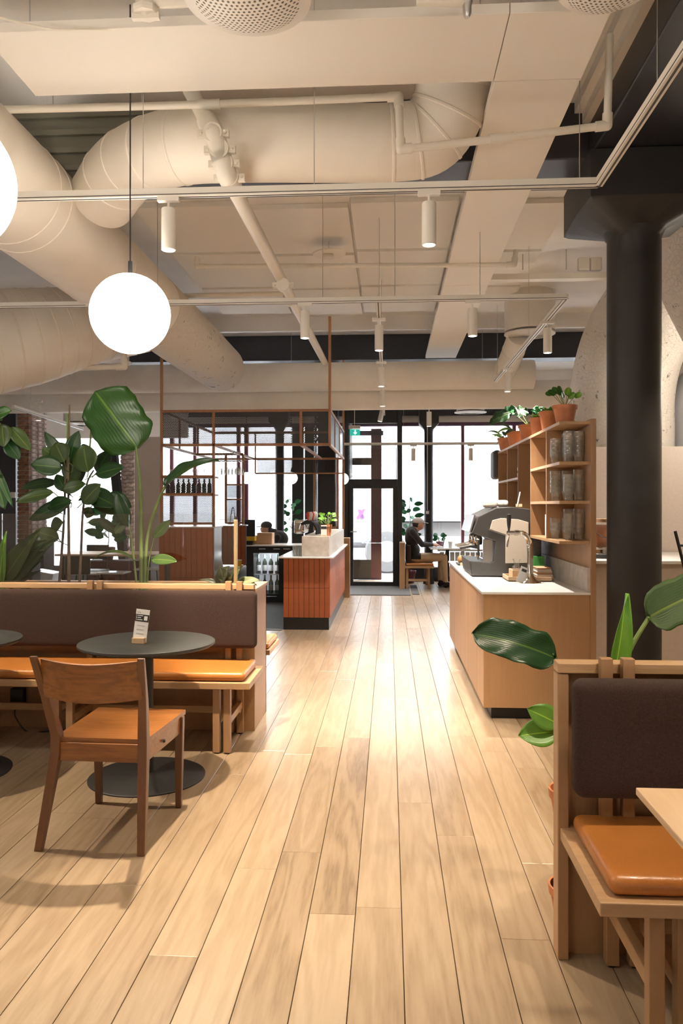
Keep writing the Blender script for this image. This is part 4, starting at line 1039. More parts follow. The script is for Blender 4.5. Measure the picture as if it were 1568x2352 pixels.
# wooden/steel frame over the bar
fr = thing('bar_canopy', 'brown timber and perforated steel hanging frame over the bar', 'frame', (lx0, BY, 0))
FX0, FX1 = aty(371, 1, BY).x, aty(757, 1, BY).x; FM = aty(490.5, 1, BY).x; FZ1, FZ0 = 2.665, 2.25; FB = 12.3; FXm = aty(691, 1, BY).x
def post(x, y, z0, z1, n='post', s=.032): return mk(n, MB().box(x - s / 2, x + s / 2, y - s / 2, y + s / 2, z0, z1), 'frame_wood', fr, bevel=.002)
def railx(x0, x1, y, z, s=.032): return mk('rail', MB().box(x0, x1, y - s / 2, y + s / 2, z - s / 2, z + s / 2), 'frame_wood', fr, bevel=.002)
def raily(x, y0, y1, z, s=.032): return mk('rail', MB().box(x - s / 2, x + s / 2, y0, y1, z - s / 2, z + s / 2), 'frame_wood', fr, bevel=.002)
post(FX0, BY, 1.25, 3.8); post(FX1, BY, FZ0 - .016, 3.8); post(FM, BY, 1.252, FZ1); post(FXm, BY, FZ0, FZ1)
for z in (FZ1, FZ0): railx(FX0, FX1, BY, z)
for z in (1.865, 1.645, 1.29): railx(FX0, FM, BY, z)
for x in (FX0, FX1):
    for z in (FZ1, FZ0): raily(x, BY, FB, z)
for z in (FZ1, FZ0): railx(FX0, FX1, FB, z)
post(FX0, FB, 0, FZ1); post(FX1, FB, 1.14, 3.8)
for y in (10.3, 11.3): post(FX1, y, FZ0, FZ1, s=.024); post(FX0, y, FZ0, FZ1, s=.024)
raily(FM, BY, FB, FZ0); raily(FXm, BY, FB, FZ0)
q = aty(558, 1, 11.15).x
post(q, 11.15, 1.236, FZ0); post(FM - .2, 11.15, 1.252, FZ0)
for z in (1.81, 1.60, 1.26): railx(FM - .2, q, 11.15, z, .024)
railx(FX0, q, 11.15, 2.25)
# diagonal-ish lower back frame
p1 = aty(585, 1, 12.25).x
railx(p1, FX1, FB, 2.02, .022); post(p1, FB, 2.02, FZ1, s=.022)
# perforated panels
def perf(x0, x1, y, z0, z1, n='perforated_panel', m='perf'): return mk(n, MB().box(x0, x1, y - .001, y + .001, z0, z1), m, fr)
for a, b_ in ((FX0, FM), (FM, FXm), (FXm, FX1)): perf(a + .016, b_ - .016, BY, FZ0 + .016, FZ1 - .016)
perf(FX0 + .016, FM - .016, BY, 1.66, 1.85); perf(FX0 + .016, FM - .016, BY, 1.305, 1.63)
perf(FM - .18, q - .016, 11.15, 1.62, 1.80); perf(FM - .18, q - .016, 11.15, 1.27, 1.59)
perf(p1 + .02, FX1 - .3, FB, 2.03, 2.24)
mk('perforated_panel', MB().box(FX1 - .001, FX1 + .001, BY + .02, FB, FZ0 + .016, FZ1 - .016), 'perf', fr)
mk('shelf_board', MB().box(FX0, FM, BY, BY + .28, 1.63, 1.65), 'frame_wood', fr); mk('shelf_board', MB().box(FX0, FM, BY, BY + .28, 1.85, 1.87), 'frame_wood', fr)
# perforated column cladding at bar end
cc = thing('wall_column_cladding', None, None, (FX1 - .2, 12.85, 0)); cc['kind'] = 'structure'
cx0, cx1 = aty(722, 1, 12.85).x, aty(775, 1, 12.85).x
mk('core', MB().box(cx0 + .05, cx1 - .05, 12.9, 13.2, 0, 3.8), 'beam', cc)
for a, b_, y0, y1 in ((cx0, cx1, 12.85, 12.853), (cx0, cx0 + .003, 12.85, 13.25), (cx1 - .003, cx1, 12.85, 13.25)): mk('perforated_sheet', MB().box(a, b_, y0, y1, 1.1, 3.8), 'perfsolid', cc)
for x in (cx0, cx1): mk('corner_post', MB().box(x - .018, x + .018, 12.82, 12.85, 1.1, FZ0 + .02), 'frame_wood', cc, bevel=.002)
mk('bottom_bar', MB().box(cx0, cx1, 12.82, 12.85, 1.136, 1.17), 'frame_wood', cc)
# glasses
def tumbler(label, x, y, z, r=.036, h=.09, group='clear tumblers stacked on the shelf unit', name='tumbler'):
    return tag(mk(name, MB(), 'gw'), label, 'glass', group)
gme = {}; ORD = ('leftmost', 'second from left', 'third from left', 'fourth from left', 'fifth from left', 'sixth from left', 'seventh from left', 'eighth from left')
def glass_mesh(kind):
    if kind in gme: return gme[kind]
    m = MB()
    if kind == 'tumbler': m.lathe([(.001, 0), (.024, 0), (.028, .008), (.0315, .045), (.0375, .054), (.0395, .07), (.0385, .088), (.0365, .088), (.0375, .07), (.0355, .056), (.0295, .046), (.0265, .012), (.001, .008)], (0, 0, 0), 20, cap=False)
    elif kind == 'wine': m.lathe([(.001, 0), (.030, 0), (.030, -.002), (.004, -.006), (.004, -.075), (.02, -.09), (.035, -.12), (.036, -.14), (.030, -.18), (.028, -.18), (.034, -.14), (.033, -.12), (.018, -.092), (.001, -.085)], (0, 0, 0), 16, cap=False)
    elif kind == 'pint': m.lathe([(.001, 0), (.028, 0), (.038, .12), (.037, .12), (.027, .006), (.001, .005)], (0, 0, 0), 18, cap=False)
    o = mk(kind, m, 'gw', smooth=True); me = o.data; bpy.data.objects.remove(o); gme[kind] = me; return me
def glass(kind, loc, label, group, name=None):
    o = bpy.data.objects.new(name or {'tumbler': 'tumbler', 'wine': 'wine_glass', 'pint': 'pint_glass'}[kind], glass_mesh(kind)); COL.objects.link(o); o.location = loc
    return tag(o, label, 'glass', group)
k = 0
for i in range(7):
    for j in range(2):
        q = aty(505 + i * 8, 1060, 10.3 + j * .14); glass('wine', (q.x, q.y, 2.10), 'upside down stemmed glass under the bar canopy, %s in the %s row' % (ORD[i], ('front', 'rear')[j]), 'hanging wine glasses under the bar frame')
t = thing('glass_hanger', 'steel wire hanger rack holding the stemmed glasses', 'rack', aty(530, 1050, 10.3))
for i in range(7): q = aty(501 + i * 8, 1050, 10.3); mk('hook', MB().tube(bez([(q.x, 10.25, 2.10), (q.x, 10.28, 2.16), (q.x + .0, 10.4, 2.22), (q.x, 10.45, 2.25)], 5), .004, 6), 'steel', t)
for y in (10.3, 10.44): mk('crossbar', MB().tube([(aty(498, 1, y).x, y, 2.105), (aty(556, 1, y).x, y, 2.105)], .005, 6), 'steel', t)
for i in range(6):
    q = aty(678 + (i % 3) * 7, 1, 9.62 + (i // 3) * .13); glass('pint', (q.x, q.y, .889), 'pint glass beside the stone block, %s of the %s row' % (('left', 'middle', 'right')[i % 3], ('front', 'rear')[i // 3]), 'pint glasses on the bar counter')
for i in range(8):
    q = aty(384 + i * 13, 1, BY + .14); glass('tumbler', (q.x, q.y, 1.871), 'clear tumbler on the canopy shelf behind the drooping banana leaf, %s' % ORD[i], 'tumblers on the bar frame shelf')
for i in range(9):
    q = aty(385 + i * 12, 1, BY + .15); m_ = ('bottle', 'red', 'chrome', 'bottle', 'bread')[i % 5]
    bottle(('dark bottle', 'red bottle', 'silver bottle', 'dark bottle', 'amber bottle')[i % 5] + ' behind the perforated panel, %s from the left' % ('1st', '2nd', '3rd', '4th', '5th', '6th', '7th', '8th', '9th')[i], q.x, q.y, 1.651, m_, 'blackcap', 'spirits bottles behind the perforated panel', .19, .026, None)
# beer tap tower
bt = thing('beer_tap_tower', 'chrome beer tower with a row of black bow taps on the bar', 'beer tap', aty(700, 1230, 10.4))
q = aty(692, 1230, 10.4)
mk('drip_body', MB().rbox(q.x - .09, q.x + .05, 10.3, 10.9, 1.136, 1.32, .03, 3), 'chrome', bt, smooth='all')
q2 = aty(722, 1230, 10.2)
for i in range(6):
    y = 10.1 + i * .12; q2 = aty(716 + i * 3.5, 1230, y)
    ps = bez([(q2.x + .06, y, 1.136), (q2.x + .06, y, 1.20), (q2.x + .02, y, 1.275), (q2.x - .06, y, 1.30), (q2.x - .14, y, 1.27)], 5)
    mk('bow_arm', MB().tube(ps, .017, 10), 'black', bt, smooth=True)
    hd_ = mk('tap_handle', MB().lathe([(.006, 0), (.010, .02), (.022, .07), (.022, .10), (.008, .12)], (q2.x - .05, y, 1.31), 12, Matrix.Rotation(.2, 3, 'X')), 'paper' if i % 3 else 'red', bt, smooth=True)
    mk('spout', MB().tube([(q2.x - .14, y, 1.27), (q2.x - .16, y - .01, 1.20)], .008, 8), 'chrome', bt, smooth=True)
# ---- plants
def leafmb(base_, tip, width, nrm=(0, -1, .3), bend=0.0, fold=.15, shape='oval', wav=0.0, n=12, m=6, twist=0):
    b0 = Vector(base_); t1 = Vector(tip); L = (t1 - b0).length; d = (t1 - b0) / L; nv = Vector(nrm)
    nv = (nv - d * nv.dot(d)).normalized(); sd = d.cross(nv).normalized(); mb = MB(); mb.uv = []
    for i in range(n + 1):
        t = i / n; p = b0 + d * (L * t) + nv * (bend * L * 4 * t * (1 - t)) 
        if shape == 'oval': w_ = sin(pi * t ** .85) ** .75
        elif shape == 'lance': w_ = sin(pi * t ** .6) ** .9
        elif shape == 'banana': w_ = min(1, (t * 6) ** .5) * min(1, ((1 - t) * 5) ** .55)
        elif shape == 'round': w_ = sqrt(max(0, 1 - (2 * t - 1) ** 2))
        else: w_ = sin(pi * t)
        w_ = max(w_, .02) * width / 2
        for j in range(-m // 2, m // 2 + 1):
            s = j / (m / 2); ww = w_ * (1 + (.02 * sin(t * 31 + s) + .04 * sin(t * 9 + s * 2) if wav else 0))
            q = p + sd * (s * ww) + nv * (abs(s) ** 1.5 * fold * width * .5) + nv * (wav * width * .08 * sin(t * 17 + s * 5) * abs(s))
            mb.v.append(tuple(q)); mb.uv.append((.5 + s / 2, t))
    k = m + 1 if m % 2 == 0 else m
    k = len(range(-m // 2, m // 2 + 1))
    mb.f = [(i * k + j, i * k + j + 1, (i + 1) * k + j + 1, (i + 1) * k + j) for i in range(n) for j in range(k - 1)]
    return mb
def leaf(par, base_, tip, width, mat='leaf_dark', **k):
    o = mk('leaf', leafmb(base_, tip, width, **k), mat, par, smooth='all'); s = o.modifiers.new('thickness', 'SOLIDIFY'); s.thickness = .0012
    return o
def stem(par, ps, r=.006, mat='stem', r1=None):
    path = bez(ps, 6) if len(ps) > 2 else [Vector(p) for p in ps]; k = len(path); r1 = r if r1 is None else r1
    return mk('stem', MB().tube(path, [r + (r1 - r) * i / (k - 1) for i in range(k)], 8), mat, par, smooth=True)
# rubber plant (left planter)
D0 = 5.75
def W(px, py, D=D0): return pt(px, py, D)
rp = thing('rubber_plant', 'bushy rubber plant with broad dark oval leaves in the planter', 'plant', W(155, 1370, 5.5))
stem(rp, [W(133, 1385, 5.5), W(140, 1290), W(148, 1180), W(150, 1100), W(160, 1040)], .011, 'woodystem', .007)
stem(rp, [W(158, 1385, 5.5), W(158, 1250), W(157, 1110), W(160, 930)], .014, 'woodystem', .006)
stem(rp, [W(180, 1385, 5.5), W(186, 1270), W(190, 1180), W(200, 1110), W(215, 1080)], .011, 'woodystem', .006)
for a, b_ in (((154, 1100), (155, 950)), ((204, 1060), (212, 951))): mk('bamboo_cane', MB().tube([W(*a), W(*b_)], .007, 8), 'stem', rp)
LV = [((143, 1075), (70, 1068), 40, 0), ((140, 1060), (98, 1030), 30, 1), ((150, 1070), (102, 992), 26, 0), ((148, 1062), (128, 1018), 40, 1), ((158, 1062), (182, 990), 32, 0),
      ((150, 1075), (168, 1000), 24, 0), ((203, 1085), (192, 1020), 50, 1), ((160, 1110), (178, 1045), 46, 1), ((222, 1085), (252, 1034), 30, 0), ((220, 1090), (286, 1074), 36, 0),
      ((132, 1108), (48, 1122), 26, 0), ((124, 1132), (38, 1153), 30, 1), ((143, 1125), (198, 1112), 28, 1), ((165, 1155), (68, 1195), 36, 0), ((110, 1168), (165, 1150), 32, 0),
      ((198, 1130), (270, 1165), 40, 0), ((240, 1140), (302, 1165), 36, 0), ((190, 1155), (232, 1112), 36, 1), ((212, 1160), (290, 1178), 30, 1), ((210, 1165), (200, 1190), 26, 1),
      ((118, 1212), (146, 1200), 30, 0), ((225, 1190), (274, 1228), 18, 1), ((128, 1240), (60, 1262), 36, 0), ((232, 1128), (180, 1150), 20, 0), ((236, 1165), (290, 1150), 24, 0), ((135, 1238), (80, 1220), 30, 1), ((150, 1130), (130, 1090), 26, 0), ((175, 1115), (205, 1060), 34, 0)]
for i, (a, b_, w_, kk) in enumerate(LV):
    dd = D0 + ((i * 37) % 11 - 5) * .03
    leaf(rp, W(*a, dd), W(*b_, dd + ((i * 13) % 5 - 2) * .04), w_ / 1800 * D0 * 1.25, ('leaf_dark', 'leaf_olive')[kk], nrm=((i % 3 - 1) * .3, -1, .35 + (i % 4) * .15), bend=.05, fold=.12)
    stem(rp, [W(a[0] * .6 + 158 * .4 if i % 2 else a[0] * .6 + 195 * .4, a[1] + 12), W(*a, dd)], .0035, 'stem')
# banana / strelitzia
sb = thing('bird_of_paradise_plant', 'tall banana-leaved plant with one huge upright leaf in the planter', 'plant', W(325, 1370, 5.5))
D1 = 5.6
stem(sb, [W(325, 1385, 5.45), W(324, 1250, D1), W(322, 1120, D1), W(312, 1026, D1)], .017, 'stem', .008)
stem(sb, [W(331, 1385, 5.45), W(338, 1240, D1), W(360, 1160, D1), W(380, 1115, D1)], .014, 'stem', .007)
stem(sb, [W(318, 1385, 5.45), W(308, 1290, D1), W(298, 1215, D1), W(287, 1175, D1)], .009, 'stem', .004)
stem(sb, [W(336, 1385, 5.45), W(342, 1290, D1), W(355, 1230, D1)], .006, 'stem', .003)
leaf(sb, W(316, 1030, D1), W(218, 898, D1), .40, 'leaf_big', shape='banana', fold=-.12, bend=.03, wav=.35, n=26, m=12, nrm=(.1, -1, .1))
leaf(sb, W(378, 1118, D1), W(504, 1060, D1), .16, 'leaf_dark', shape='lance', fold=.3, bend=.12, nrm=(0, -.6, 1), wav=.4, n=18, m=8)
leaf(sb, W(296, 1210, D1), W(268, 1130, D1), .11, 'leaf_dark', shape='oval', nrm=(0, -1, .2), bend=.1)
leaf(sb, W(312, 1290, D1), W(212, 1286, D1 - .1), .07, 'leaf_olive', shape='lance', bend=.22, nrm=(0, -.3, 1), fold=.2)
leaf(sb, W(352, 1235, D1), W(392, 1195, D1), .08, 'leaf_olive', shape='oval', nrm=(0, -1, .2))
leaf(sb, W(348, 1285, 5.3), W(408, 1290, 5.2), .08, 'leaf_olive', shape='oval', nrm=(0, -1, .5), bend=.06)
leaf(sb, W(262, 1225, D1), W(294, 1196, D1), .07, 'leaf_olive', nrm=(0, -1, .3))
# left broad plant low, and upper left plant
lp = thing('broad_leaf_plant', 'dark plant with long lance leaves at the lower left of the planter', 'plant', W(10, 1370, 5.5))
for a, b_, w_, mt in (((0, 1345), (16, 1220), 24, 'leaf_light'), ((5, 1340), (95, 1215), 44, 'leaf_olive'), ((30, 1300), (108, 1240), 40, 'leaf_dark'), ((8, 1345), (134, 1236), 40, 'leaf_dark'), ((20, 1345), (60, 1275), 20, 'leaf_olive'), ((15, 1345), (103, 1282), 26, 'leaf_dark'), ((20, 1350), (95, 1310), 16, 'leaf_dark')):
    leaf(lp, W(*a, 5.6), W(*b_, 5.55), w_ / 1800 * 5.6 * 1.2, mt, shape='lance', bend=.06, fold=.2, nrm=(0, -1, .3), n=16)
stem(lp, [W(5, 1385, 5.5), W(6, 1345, 5.6)], .02)
up = thing('umbrella_plant', 'leafy green plant reaching in at the left edge above the dark wall', 'plant', W(-30, 1370, 5.4))
stem(up, [W(-40, 1385, 5.4), W(-30, 1150, 5.4), W(-15, 960, 5.4)], .012, 'stem', .006)
for a, b_, w_, mt in (((-10, 955), (27, 944), 26, 'leaf_big'), ((-5, 960), (5, 966), 20, 'leaf_big'), ((5, 975), (10, 1028), 34, 'leaf_olive'), ((25, 982), (72, 1036), 26, 'leaf_olive'), ((15, 1015), (46, 1056), 28, 'leaf_dark'), ((-10, 1090), (12, 1170), 30, 'leaf_dark'), ((-10, 1070), (30, 1165), 14, 'leaf_dark'), ((-14, 1080), (3, 1090), 14, 'leaf_olive')):
    leaf(up, W(*a, 5.4), W(*b_, 5.35), w_ / 1800 * 5.5 * 1.25, mt, bend=.06, fold=.15, nrm=(.1, -1, .4))
stem(up, [W(-15, 960, 5.4), W(-4, 968, 5.4), W(12, 985, 5.4), W(26, 985, 5.4)], .004)
stem(up, [W(-25, 1100, 5.4), W(-10, 1075, 5.4)], .004)
# calathea
cp_ = thing('calathea_plant', 'striped calathea with curled pale green leaves at the right end of the planter', 'plant', W(520, 1375, 5.4))
for a, b_, w_ in (((508, 1345), (528, 1300), 26), ((515, 1345), (505, 1300), 30), ((520, 1350), (498, 1325), 16), ((512, 1348), (455, 1333), 10), ((535, 1348), (598, 1335), 20), ((530, 1345), (560, 1300), 22), ((540, 1340), (590, 1345), 16), ((518, 1350), (540, 1315), 24)):
    leaf(cp_, W(*a, 5.45), W(*b_, 5.4), w_ / 1800 * 5.4 * 1.25, 'leaf_calathea', bend=.14, fold=.25, nrm=(0, -.7, .8), wav=.5)
stem(cp_, [W(520, 1372, 5.45), W(518, 1345, 5.45)], .012)
# right plants behind the partition bench
def pot(x, y, z, r, h, par=None, label=None, name='flower_pot'):
    m = MB().lathe([(r * .68, 0), (r * .92, h * .78), (r * .94, h * .80), (r * 1.0, h * .80), (r * 1.02, h), (r * .93, h), (r * .90, h * .86)], (x, y, z), 32)
    return m
rb = thing('strelitzia_in_pot', 'green banana-leaved plant in a terracotta pot behind the near bench', 'plant', (.78, 3.0, 0))
mk('pot', pot(.78, 3.02, 0, .15, .26), 'terra', rb, smooth=True); mk('soil', MB().lathe([(.01, .225), (.135, .225)], (.78, 3.02, 0), 24, cap=False), 'soil', rb)
D3 = 2.98
stem(rb, [(.80, 3.02, .22), W(1440, 1760, 3.02), W(1428, 1560, D3), W(1445, 1495, D3), W(1490, 1417, D3)], .015, 'stem', .008)
leaf(rb, W(1488, 1418, D3), W(1640, 1345, D3 - .1), .17, 'leaf_olive', shape='banana', fold=.2, bend=.06, wav=.4, n=20, m=10, nrm=(.2, -.8, .5))
leaf(rb, W(1408, 1560, D3), W(1436, 1362, D3), .085, 'leaf_light', shape='lance', fold=.5, bend=.03, nrm=(.3, -1, 0), n=16, m=8)
stem(rb, [(.78, 3.02, .22), W(1400, 1800, 3.02), W(1405, 1560, D3)], .012, 'stem', .008)
stem(rb, [(.76, 3.02, .22), W(1330, 1800, 3.05), W(1310, 1600, 3.05), W(1268, 1500, 3.0)], .010, 'stem', .006)
leaf(rb, W(1275, 1512, 3.0), W(1082, 1455, 3.0), .15, 'leaf_dark', shape='banana', fold=.25, bend=.10, wav=.6, n=22, m=10, nrm=(0, -1, .55))
rb2 = thing('arrowhead_plant', 'light green arrow-leaved plant in a small terracotta pot behind the near bench edge', 'plant', (.68, 3.25, 0))
mk('pot', pot(.655, 2.84, 0, .085, .15), 'terra', rb2, smooth=True); mk('soil', MB().lathe([(.01, .13), (.075, .13)], (.655, 2.84, 0), 20, cap=False), 'soil', rb2)
stem(rb2, [(.66, 2.84, .13), W(1310, 1900, 2.9), W(1290, 1720, 2.95)], .006)
leaf(rb2, W(1282, 1680, 2.95), W(1190, 1690, 2.95), .11, 'leaf_light', shape='oval', nrm=(0, -1, .6), fold=.2, bend=.04)
leaf(rb2, W(1285, 1665, 2.95), W(1210, 1628, 2.95), .10, 'leaf_light', shape='oval', nrm=(0, -1, .5), fold=.15, bend=.04)
leaf(rb2, W(1290, 1700, 2.95), W(1300, 1640, 2.95), .10, 'leaf_olive', nrm=(0, -1, .5))
t = thing('wall_pot', 'pinkish terracotta pot on a stand peeping out behind the near bench edge', 'pot', (.64, 2.9, 0))
mk('pot', pot(.66, 2.86, .335, .085, .15), 'terra', t, smooth=True)
mk('stand', MB().lathe([(.04, .155), (.05, .335)], (.66, 2.86, 0), 12), 'black', t, smooth=True)
# ------------------------------------------------------------------ RIGHT COUNTER
cy0, cy1, cxl, cxr = 5.56, 8.66, .664, 1.40
rc_ = thing('service_counter', 'long oak service counter with white worktop on the right of the aisle', 'counter', ((cxl + cxr) / 2, 7, 0))
mk('carcass', MB().box(cxl + .02, cxr, cy0 + .02, cy1, .09, .88), 'oak_v', rc_)
mk('end_panel', MB().box(cxl, cxr, cy0, cy0 + .02, .085, .88), 'oak_v', rc_, bevel=.0015)
for a, b_ in ((5.58, 5.98), (5.98, 6.64), (6.64, 7.32), (7.32, 8.0), (8.0, 8.66)): mk('door', MB().box(cxl, cxl + .02, a + .004, b_ - .004, .085, .88), 'oak_v', rc_, bevel=.0015)
mk('plinth', MB().box(cxl + .06, cxr, cy0 + .06, cy1, 0, .085), 'plinth', rc_)
mk('worktop', MB().box(cxl - .015, cxr, cy0 - .015, cy1, .882, .900), 'counter', rc_, bevel=.002)
mk('backsplash', MB().box(cxr - .02, cxr, cy0, cy1, .901, 1.07), 'stone', rc_)
su = thing('shelf_unit', 'open oak shelf unit over the service counter holding glasses', 'shelf', (1.3, 7, .9))
sx0, sx1 = 1.19, 1.40; ZS = [1.246, 1.528, 1.803, 2.085]
mk('back_panel', MB().box(sx1, sx1 + .036, cy0 - .02, cy1, 0, 2.11), 'oak_v', su, bevel=.0015)
for z, ya, yb_ in ((ZS[0], 5.57, 7.0), (ZS[1], 5.57, 6.7), (ZS[2], 5.57, 6.7), (ZS[3], 5.57, 8.66), (1.76, 7.35, 8.66), (1.40, 7.0, 8.66)):
    mk('shelf_board', MB().box(sx0, sx1, ya, yb_, z - .011, z + .011), 'oak_y', su, bevel=.0015)
for y, z0_ in ((6.04, ZS[0]), (6.70, ZS[0]), (7.35, 1.40), (8.0, 1.40), (8.65, 1.40)):
    mk('divider', MB().box(sx0 + .002, sx1, y - .009, y + .009, z0_ + .011, ZS[3] - .011), 'oak_v', su)
# tumblers
rows = [(ZS[2], (2, 1, 3)), (ZS[1], (2, 1, 3)), (ZS[0], (2, 1, 3))]
for zi, z in enumerate((ZS[2], ZS[1], ZS[0])):
    nmz = ('top', 'middle', 'bottom')[zi]
    for (cx, cyy, nst) in ((1.235, 5.92, (4, 5, 3)[zi]), (1.315, 5.90, (5, 5, 3)[zi]), (1.285, 5.70, (5, 4, 5)[zi]), (1.358, 5.72, 5)):
        nst_ = {1.235: 'back left', 1.315: 'back right', 1.285: 'front left', 1.358: 'front right'}[cx]
        for kz in range(nst):
            glass('tumbler', (cx, cyy, z + .0115 + kz * .034), 'clear tumbler in the near bay, %s shelf, %s stack, %s from the bottom' % (nmz, nst_, ('lowest, 1st', '2nd', '3rd', '4th', '5th')[kz]), 'tumblers nested in the near bay, %s shelf' % nmz)
# small things on shelf
def boxitem(name, label, cat, px, y, z, w_, d, h, mat, group=None):
    t = tag(mk(name, MB().box(-w_ / 2, w_ / 2, -d / 2, d / 2, 0, h), mat, bevel=.003), label, cat, group); t.location = (px, y, z); return t
for i, (z, lab) in enumerate(((ZS[1], 'middle'), (ZS[0], 'bottom'))):
    for j in range(3):
        boxitem('carton', 'cream paper carton, %s of three on the %s shelf beside the glasses' % (('left', 'middle', 'right')[j], lab), 'carton', 1.245 + j * .052, 6.14 + .05 * i, z + .012, .046, .10, .18 - .03 * (1 - i) * 0, 'paper', 'cream cartons on the shelf unit')
boxitem('black_tin', 'small black tin on the upper shelf beside the glasses', 'tin', 1.27, 6.15, ZS[2] + .012, .05, .06, .06, 'black')
for z, lb in ((1.772, 'upper'), (1.412, 'lower')):
    t = thing('coffee_bag', 'dark patterned coffee bag with red top in the far bay, %s shelf' % lb, 'bag', (1.30, 8.08, z))
    mk('bag', MB().rbox(1.24, 1.36, 8.06, 8.14, z, z + .16, .03, 3), 'card', t, smooth='all'); mk('red_top', MB().rbox(1.26, 1.34, 8.07, 8.13, z + .15, z + .24, .025, 3), 'red', t, smooth='all')
for k in range(2):
    t = tag(mk('folded_cloth', MB().rbox(1.22, 1.37, 7.42, 7.6, 1.772 + k * .055, 1.826 + k * .055, .025, 3, .004), 'cloth', smooth='all', weld=True), 'folded cream cloth, %s of two on the shelf' % ('lower', 'upper')[k], 'cloth')
t = thing('backpack', 'dark bag hanging at the far end of the shelf unit', 'bag', (1.15, 8.7, 1.6))
mk('body', MB().rbox(1.14, 1.24, 8.68, 8.95, 1.80, 2.12, .045, 4), 'machine', t, smooth='all'); mk('hook', MB().tube([(1.2, 8.66, 2.05), (1.2, 8.72, 2.09)], .006, 6), 'steel', t)
# pots on top of shelf
def shelfplant(label, x, y, r, h, kind, sl=0):
    z = ZS[3] + .012; t = thing('potted_plant', label, 'plant', (x, y, z), group=None)
    mk('pot', pot(x, y, z, r, h), 'terra', t, smooth=True); mk('soil', MB().lathe([(.005, h * .88), (r * .9, h * .88)], (x, y, z), 20, cap=False), 'soil', t)
    zt_ = z + h * .88; rnd = random.Random(int(y * 100))
    if kind == 'round':
        for k in range(9):
            a = rnd.uniform(0, 2 * pi); rr = rnd.uniform(.03, .10); c = Vector((x + rr * cos(a), y + rr * sin(a), zt_ + rnd.uniform(.05, .11)))
            stem(t, [(x, y, zt_), c], .002); tip = c + Vector((cos(a) * .055, sin(a) * .055, rnd.uniform(.02, .06))); leaf(t, c, tip, .05, 'leaf_big' if k % 3 else 'leaf_light', shape='round', nrm=(0, -1, .5), n=8, m=4)
    elif kind == 'succ':
        for k in range(8):
            a = k * pi / 4; leaf(t, (x, y, zt_), (x + .07 * cos(a), y + .07 * sin(a), zt_ + .05), .04, 'leaf_light', shape='oval', n=8, m=4, nrm=(0, 0, 1))
    elif kind == 'fern':
        for k in range(4):
            a = Vector((x, y, zt_)); dirs = [(-.34, -.1, .05), (-.2, .1, .14), (-.12, -.2, .1), (.1, 0, .16)][k]; b_ = a + Vector(dirs); md = (a + b_) / 2 + Vector((0, 0, .1))
            stem(t, [a, md, b_], .003)
            leaf(t, md, b_ + Vector((-.03, 0, -.04)), .13, 'leaf_far' if k % 2 else 'leaf_dark', shape='oval', nrm=(.2, -.8, .7), wav=1.5, fold=.2, bend=.08, n=16, m=8)
    elif kind == 'trail':
        for k in range(10):
            a = rnd.uniform(0, 2 * pi); c = Vector((x + .05 * cos(a), y + .05 * sin(a), zt_ + rnd.uniform(0, .05))); tip = c + Vector((cos(a) * .1 - .05, sin(a) * .08, rnd.uniform(-.12, .07)))
            leaf(t, c, tip, .045, ('leaf_light', 'leaf_dark', 'leaf_olive')[k % 3], shape='lance', bend=.15, nrm=(0, -.6, .8), n=8, m=4)
            stem(t, [(x, y, zt_), c], .002)
    return t
shelfplant('near terracotta pot with round glossy leaves on the shelf unit', 1.275, 5.78, .088, .135, 'round')
shelfplant('terracotta pot with a yellow green succulent on top of the shelf unit', 1.27, 6.32, .078, .155, 'succ')
shelfplant('slim terracotta pot with small sprig on top of the shelf unit', 1.25, 6.72, .060, .15, 'succ')
shelfplant('terracotta pot with a split leaf philodendron on top of the shelf unit', 1.27, 7.2, .10, .14, 'fern')
shelfplant('wide terracotta pot with trailing plant on top of the shelf unit', 1.26, 7.85, .10, .14, 'trail')
shelfplant('farthest terracotta pot with yellow edged leaves on top of the shelf unit', 1.24, 8.45, .085, .13, 'trail')
ft = thing('fern', 'bright fern frond hanging behind the near pot on the shelf unit', 'plant', (1.4, 6.0, 2.1))
for k in range(3):
    a = pt(1300, 962, 6.0); leaf(ft, a, pt(1325 - k * 6, 972 - k * 10, 6.0), .035, 'leaf_light', shape='lance', wav=2, nrm=(0, -1, .2), n=16)
stem(ft, [(1.36, 6.0, 2.097), pt(1300, 962, 6.0)], .003)
# espresso machine (side facing the viewer)
em = thing('espresso_machine', 'large dark grey espresso machine with beige side panel on the service counter', 'coffee machine', (1.0, 7.0, .9))
ey0, ey1 = 6.72, 7.5
def E(px, py): q = aty(px, py, ey0); return (q.x, q.z)
out = [(1083, 1323), (1078, 1288), (1125, 1292), (1133, 1289), (1137, 1243), (1083, 1224), (1098, 1186), (1140, 1166), (1175, 1164), (1240, 1172), (1243, 1180), (1243, 1323)]
pts = [E(*p) for p in out]
mk('housing', MB().poly(pts[::-1], ey0, ey1, lambda u, v, t_: (u, t_, v)), 'machine', em, bevel=.008)
pn = [E(*p) for p in ((1124, 1216), (1130, 1195), (1150, 1190), (1190, 1193), (1213, 1200), (1213, 1293), (1160, 1294), (1160, 1228))]
mk('side_panel', MB().poly(pn[::-1], ey0 - .012, ey0 - .0005, lambda u, v, t_: (u, t_, v)), 'machpanel', em, bevel=.003)
a = E(1122, 1216); b_ = E(1161, 1229); mk('panel_trim', MB().bar((a[0], ey0 - .008, a[1]), (b_[0], ey0 - .008, b_[1]), .01, .012), 'steel', em)
a = E(1094, 1183); c = E(1083, 1223); mk('front_display', MB().bar((a[0] - .012, (ey0 + ey1) / 2, a[1]), (c[0] - .012, (ey0 + ey1) / 2, c[1]), ey1 - ey0 - .04, .012, (1, 0, .3)), 'steel', em)
